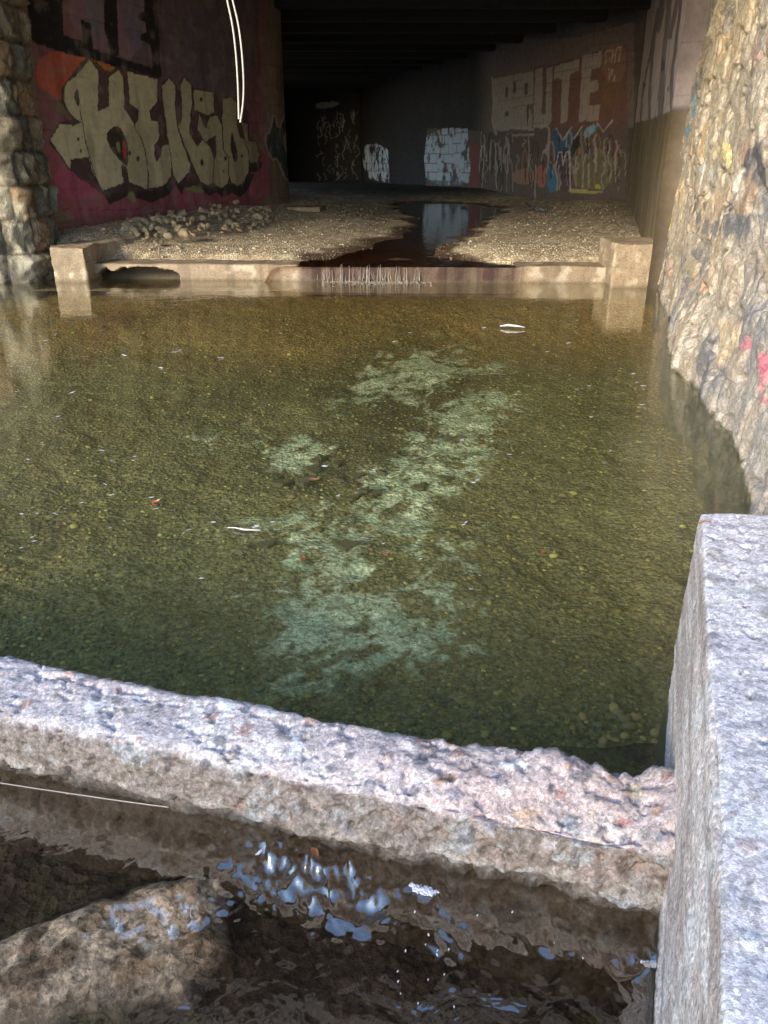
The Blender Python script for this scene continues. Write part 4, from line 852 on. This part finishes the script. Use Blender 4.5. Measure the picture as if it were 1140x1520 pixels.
pts_ = [tuple(at(u, v, NZ+.001)+np.array((0, (R3.random()-.5)*.004, 0))) for u, v in [(-30, 1157), (40, 1168), (110, 1179), (170, 1187), (215, 1194), (270, 1201), (330, 1207), (385, 1213), (430, 1217)]]  # pale tube standing in for the sky's reflection at the waterline
o = tubeobj('reflection_line', smooth(pts_, 1), .0016, M_foam, 'thin pale tube modelled as the sky reflection along the foot of the low wall', 'reflection line')
fleck = npmesh('glint_fleck', ICO2[0]*(1+.3*(fbm(ICO2[0], 2, 2, 5)-.5))[:, None]*np.array((1, .5, .25)), ICO2[1]); fleck.materials.append(M_pet)
for k in range(18):  # small pale solids standing in for glints on the ripples
    u, v = (R3.gauss(640, 22), R3.uniform(1345, 1460)) if k < 9 else (R3.uniform(560, 900), R3.uniform(1340, 1500)); p = at(u, v, NZ)
    copyobj('glint_fleck', fleck, (p[0], p[1], NZ+.002), (0, 0, R3.uniform(.9, 1.9)), R3.uniform(.0018, .0045), 'tiny pale fleck modelled as a ripple glint on the dark outflow right of the blue ripples', 'foam', 'ripple glints modelled on the outflow')

# ================================================================== CABLE LOOP
M_cab = mat('white_cable', col=(.40, .38, .33), rough=.5, var=.08)
def cpt(u, v, y=6.0): return tuple(aty(u, v, y))
A = [cpt(333, -22), cpt(337, 0), cpt(345, 35), cpt(350, 75), cpt(353, 120), cpt(354, 155), cpt(354.5, 177)]
B = [cpt(342, -22), cpt(345, 0), cpt(354, 35), cpt(359, 75), cpt(362, 120), cpt(361, 155), cpt(356.5, 182)]
top = (-.9, 6.0, 5.38)
cable = bpy.data.objects.new('hanging_cable', None); C.objects.link(cable); tag(cable, 'two white cable strands hanging together from the bridge in front of the graffiti', 'cable')
for q in (A, B):
    x0, y0, z0 = q[0]; q = [(x0-.45, 6.0, 5.39), (x0-.28, 6.0, (5.39+z0)/2)]+q
    v, qq = tube(smooth(q, 2), .0062, 8); o = obj('cable_strand', npmesh('cable_strand', v, qq), M_cab, cable)

# ================================================================== PIGEONS
M_pig = mat('pigeon_feathers', attr=True, rough=.6, var=.15)
def pigeon(u, v, rot, z, lab, s=1.0):
    t = bpy.data.objects.new('pigeon', None); C.objects.link(t); p = at(u, v, z); p[2] = gz(np.array([[p[0], p[1], 0.]]))[0]
    t.location = p; t.rotation_euler = (0, 0, rot); t.scale = (s, s, s); tag(t, lab, 'pigeon')
    # body, neck and head as one lofted surface along a spine from tail to beak
    sp = [(-.17, .085, .004, .020), (-.13, .095, .014, .030), (-.07, .115, .038, .046), (0, .128, .058, .058), (.055, .145, .056, .054), (.085, .180, .036, .034), (.098, .215, .026, .025), (.112, .240, .026, .024), (.130, .243, .017, .016), (.140, .238, .006, .006), (.158, .232, .0025, .0025)]
    V = []; Q = []; cols = []; n = 14
    for k, (x, z_, rz, ry) in enumerate(sp):
        for j in range(n):
            a = 2*math.pi*j/n; V.append((x, ry*math.cos(a), z_+rz*math.sin(a))); cols.append((.05, .055, .065) if k in (0, 1) else (.05, .052, .062) if k < 5 else (.03, .05, .045) if k < 8 else (.10, .09, .08))
    for k in range(len(sp)-1):
        for j in range(n): Q.append((k*n+j, (k+1)*n+j, (k+1)*n+(j+1) % n, k*n+(j+1) % n))
    o = obj('body', npmesh('body', V, Q, np.array(cols)), M_pig, t)
    for s_ in (-1, 1):
        W0, T0 = ICO2; v = W0*np.array((.105, .014, .042)); v[:, 2] -= v[:, 0]*.25; v += np.array((-.045, s_*.050, .135)); bar = (np.abs(v[:, 0]+.06) < .012)
        cc = np.where(bar[:, None], (.02, .02, .022), (.06, .062, .072)); obj('wing', npmesh('wing', v, T0, cc), M_pig, t)
        v, q = tube([(.005, s_*.022, .085), (.0, s_*.024, .05), (.012, s_*.024, .006), (.04, s_*.026, .004)], [.008, .005, .004, .003], 6); obj('leg', npmesh('leg', v, q, np.tile((.35, .10, .09), (len(v), 1))), M_pig, t)
pigeon(787, 307, 2.4, .66, 'dark pigeon standing on the gravel, further left of the pair before the far wall')
pigeon(808, 313, -.4, .64, 'dark pigeon pecking on the gravel, nearer right one of the pair', 1.05)
pigeon(691, 288, .3, .74, 'dim pigeon standing at the foot of the larger painted daylight patch')

# ================================================================== GROUND AROUND
M_gr = mat('dry_earth', col=(.30, .25, .19), bumps=(('n', 2, .1),))
def grz(P): return np.where((P[:, 0] < -9), -.75+1.6*ss(-9, -13, P[:, 0]), np.where(P[:, 0] > 8, -.75+1.6*ss(8, 12, P[:, 0]), -.75+1.3*ss(-5, -9, P[:, 1])))+(fbm(P*np.array([1, 1, 0]), .3, 2, 2)-.5)*.1+2.0*ss(-.9, -2.0, P[:, 1])*ss(-6.5, -4.5, P[:, 0])*ss(4.5, 3.5, P[:, 0])*ss(-5.5, -3.5, P[:, 1])  # includes an unseen mound behind the camera, added to shade the near wall
xs = np.concatenate([np.linspace(-600, -30, 20), np.arange(-28, 29, .5), np.linspace(30, 600, 20)]); ysg = np.concatenate([np.linspace(-600, -30, 20), np.arange(-28, 60, .5), np.linspace(62, 700, 20)])
o = sheet('ground', xs, ysg, grz, None, M_gr); tag(o, kind='structure')

# ================================================================== LIGHT, SKY, CAMERA
EL, AZ = R(19), R(33)      # sun behind the camera and to its left
sun = bpy.data.lights.new('sun', 'SUN'); sun.energy = 1.0; sun.angle = R(13); sun.color = (1, .86, .66)
so = bpy.data.objects.new('sun', sun); C.objects.link(so)
to = Vector((-math.sin(AZ)*math.cos(EL), -math.cos(AZ)*math.cos(EL), math.sin(EL))); so.rotation_euler = to.to_track_quat('Z', 'Y').to_euler()
w = bpy.data.worlds.new('World'); bpy.context.scene.world = w; w.use_nodes = True; N = w.node_tree.nodes; L = w.node_tree.links
sky = N.new('ShaderNodeTexSky'); sky.sky_type = 'NISHITA'; sky.sun_disc = False; sky.sun_elevation = R(30); sky.sun_rotation = math.atan2(to.x, to.y)
sky.sun_elevation = EL; sky.ozone_density = 1.9; sky.dust_density = .6
bg = N['Background']; bg.inputs['Strength'].default_value = .15; L.new(sky.outputs[0], bg.inputs['Color'])
cam = bpy.data.cameras.new('camera'); cam.sensor_fit = 'VERTICAL'; cam.sensor_height = 36; cam.lens = F/1520*36; cam.clip_end = 2000; cam.clip_start = .05
co = bpy.data.objects.new('camera', cam); C.objects.link(co); co.location = (0, 0, H); co.rotation_euler = (math.pi/2-TH, 0, 0)
sc = bpy.context.scene; sc.camera = co
sc.view_settings.view_transform = 'Standard'; sc.view_settings.look = 'None'; sc.view_settings.exposure = 2.15; sc.view_settings.gamma = 1
sc.cycles.max_bounces = 10; sc.cycles.diffuse_bounces = 5; sc.cycles.transparent_max_bounces = 12; sc.cycles.use_denoising = True
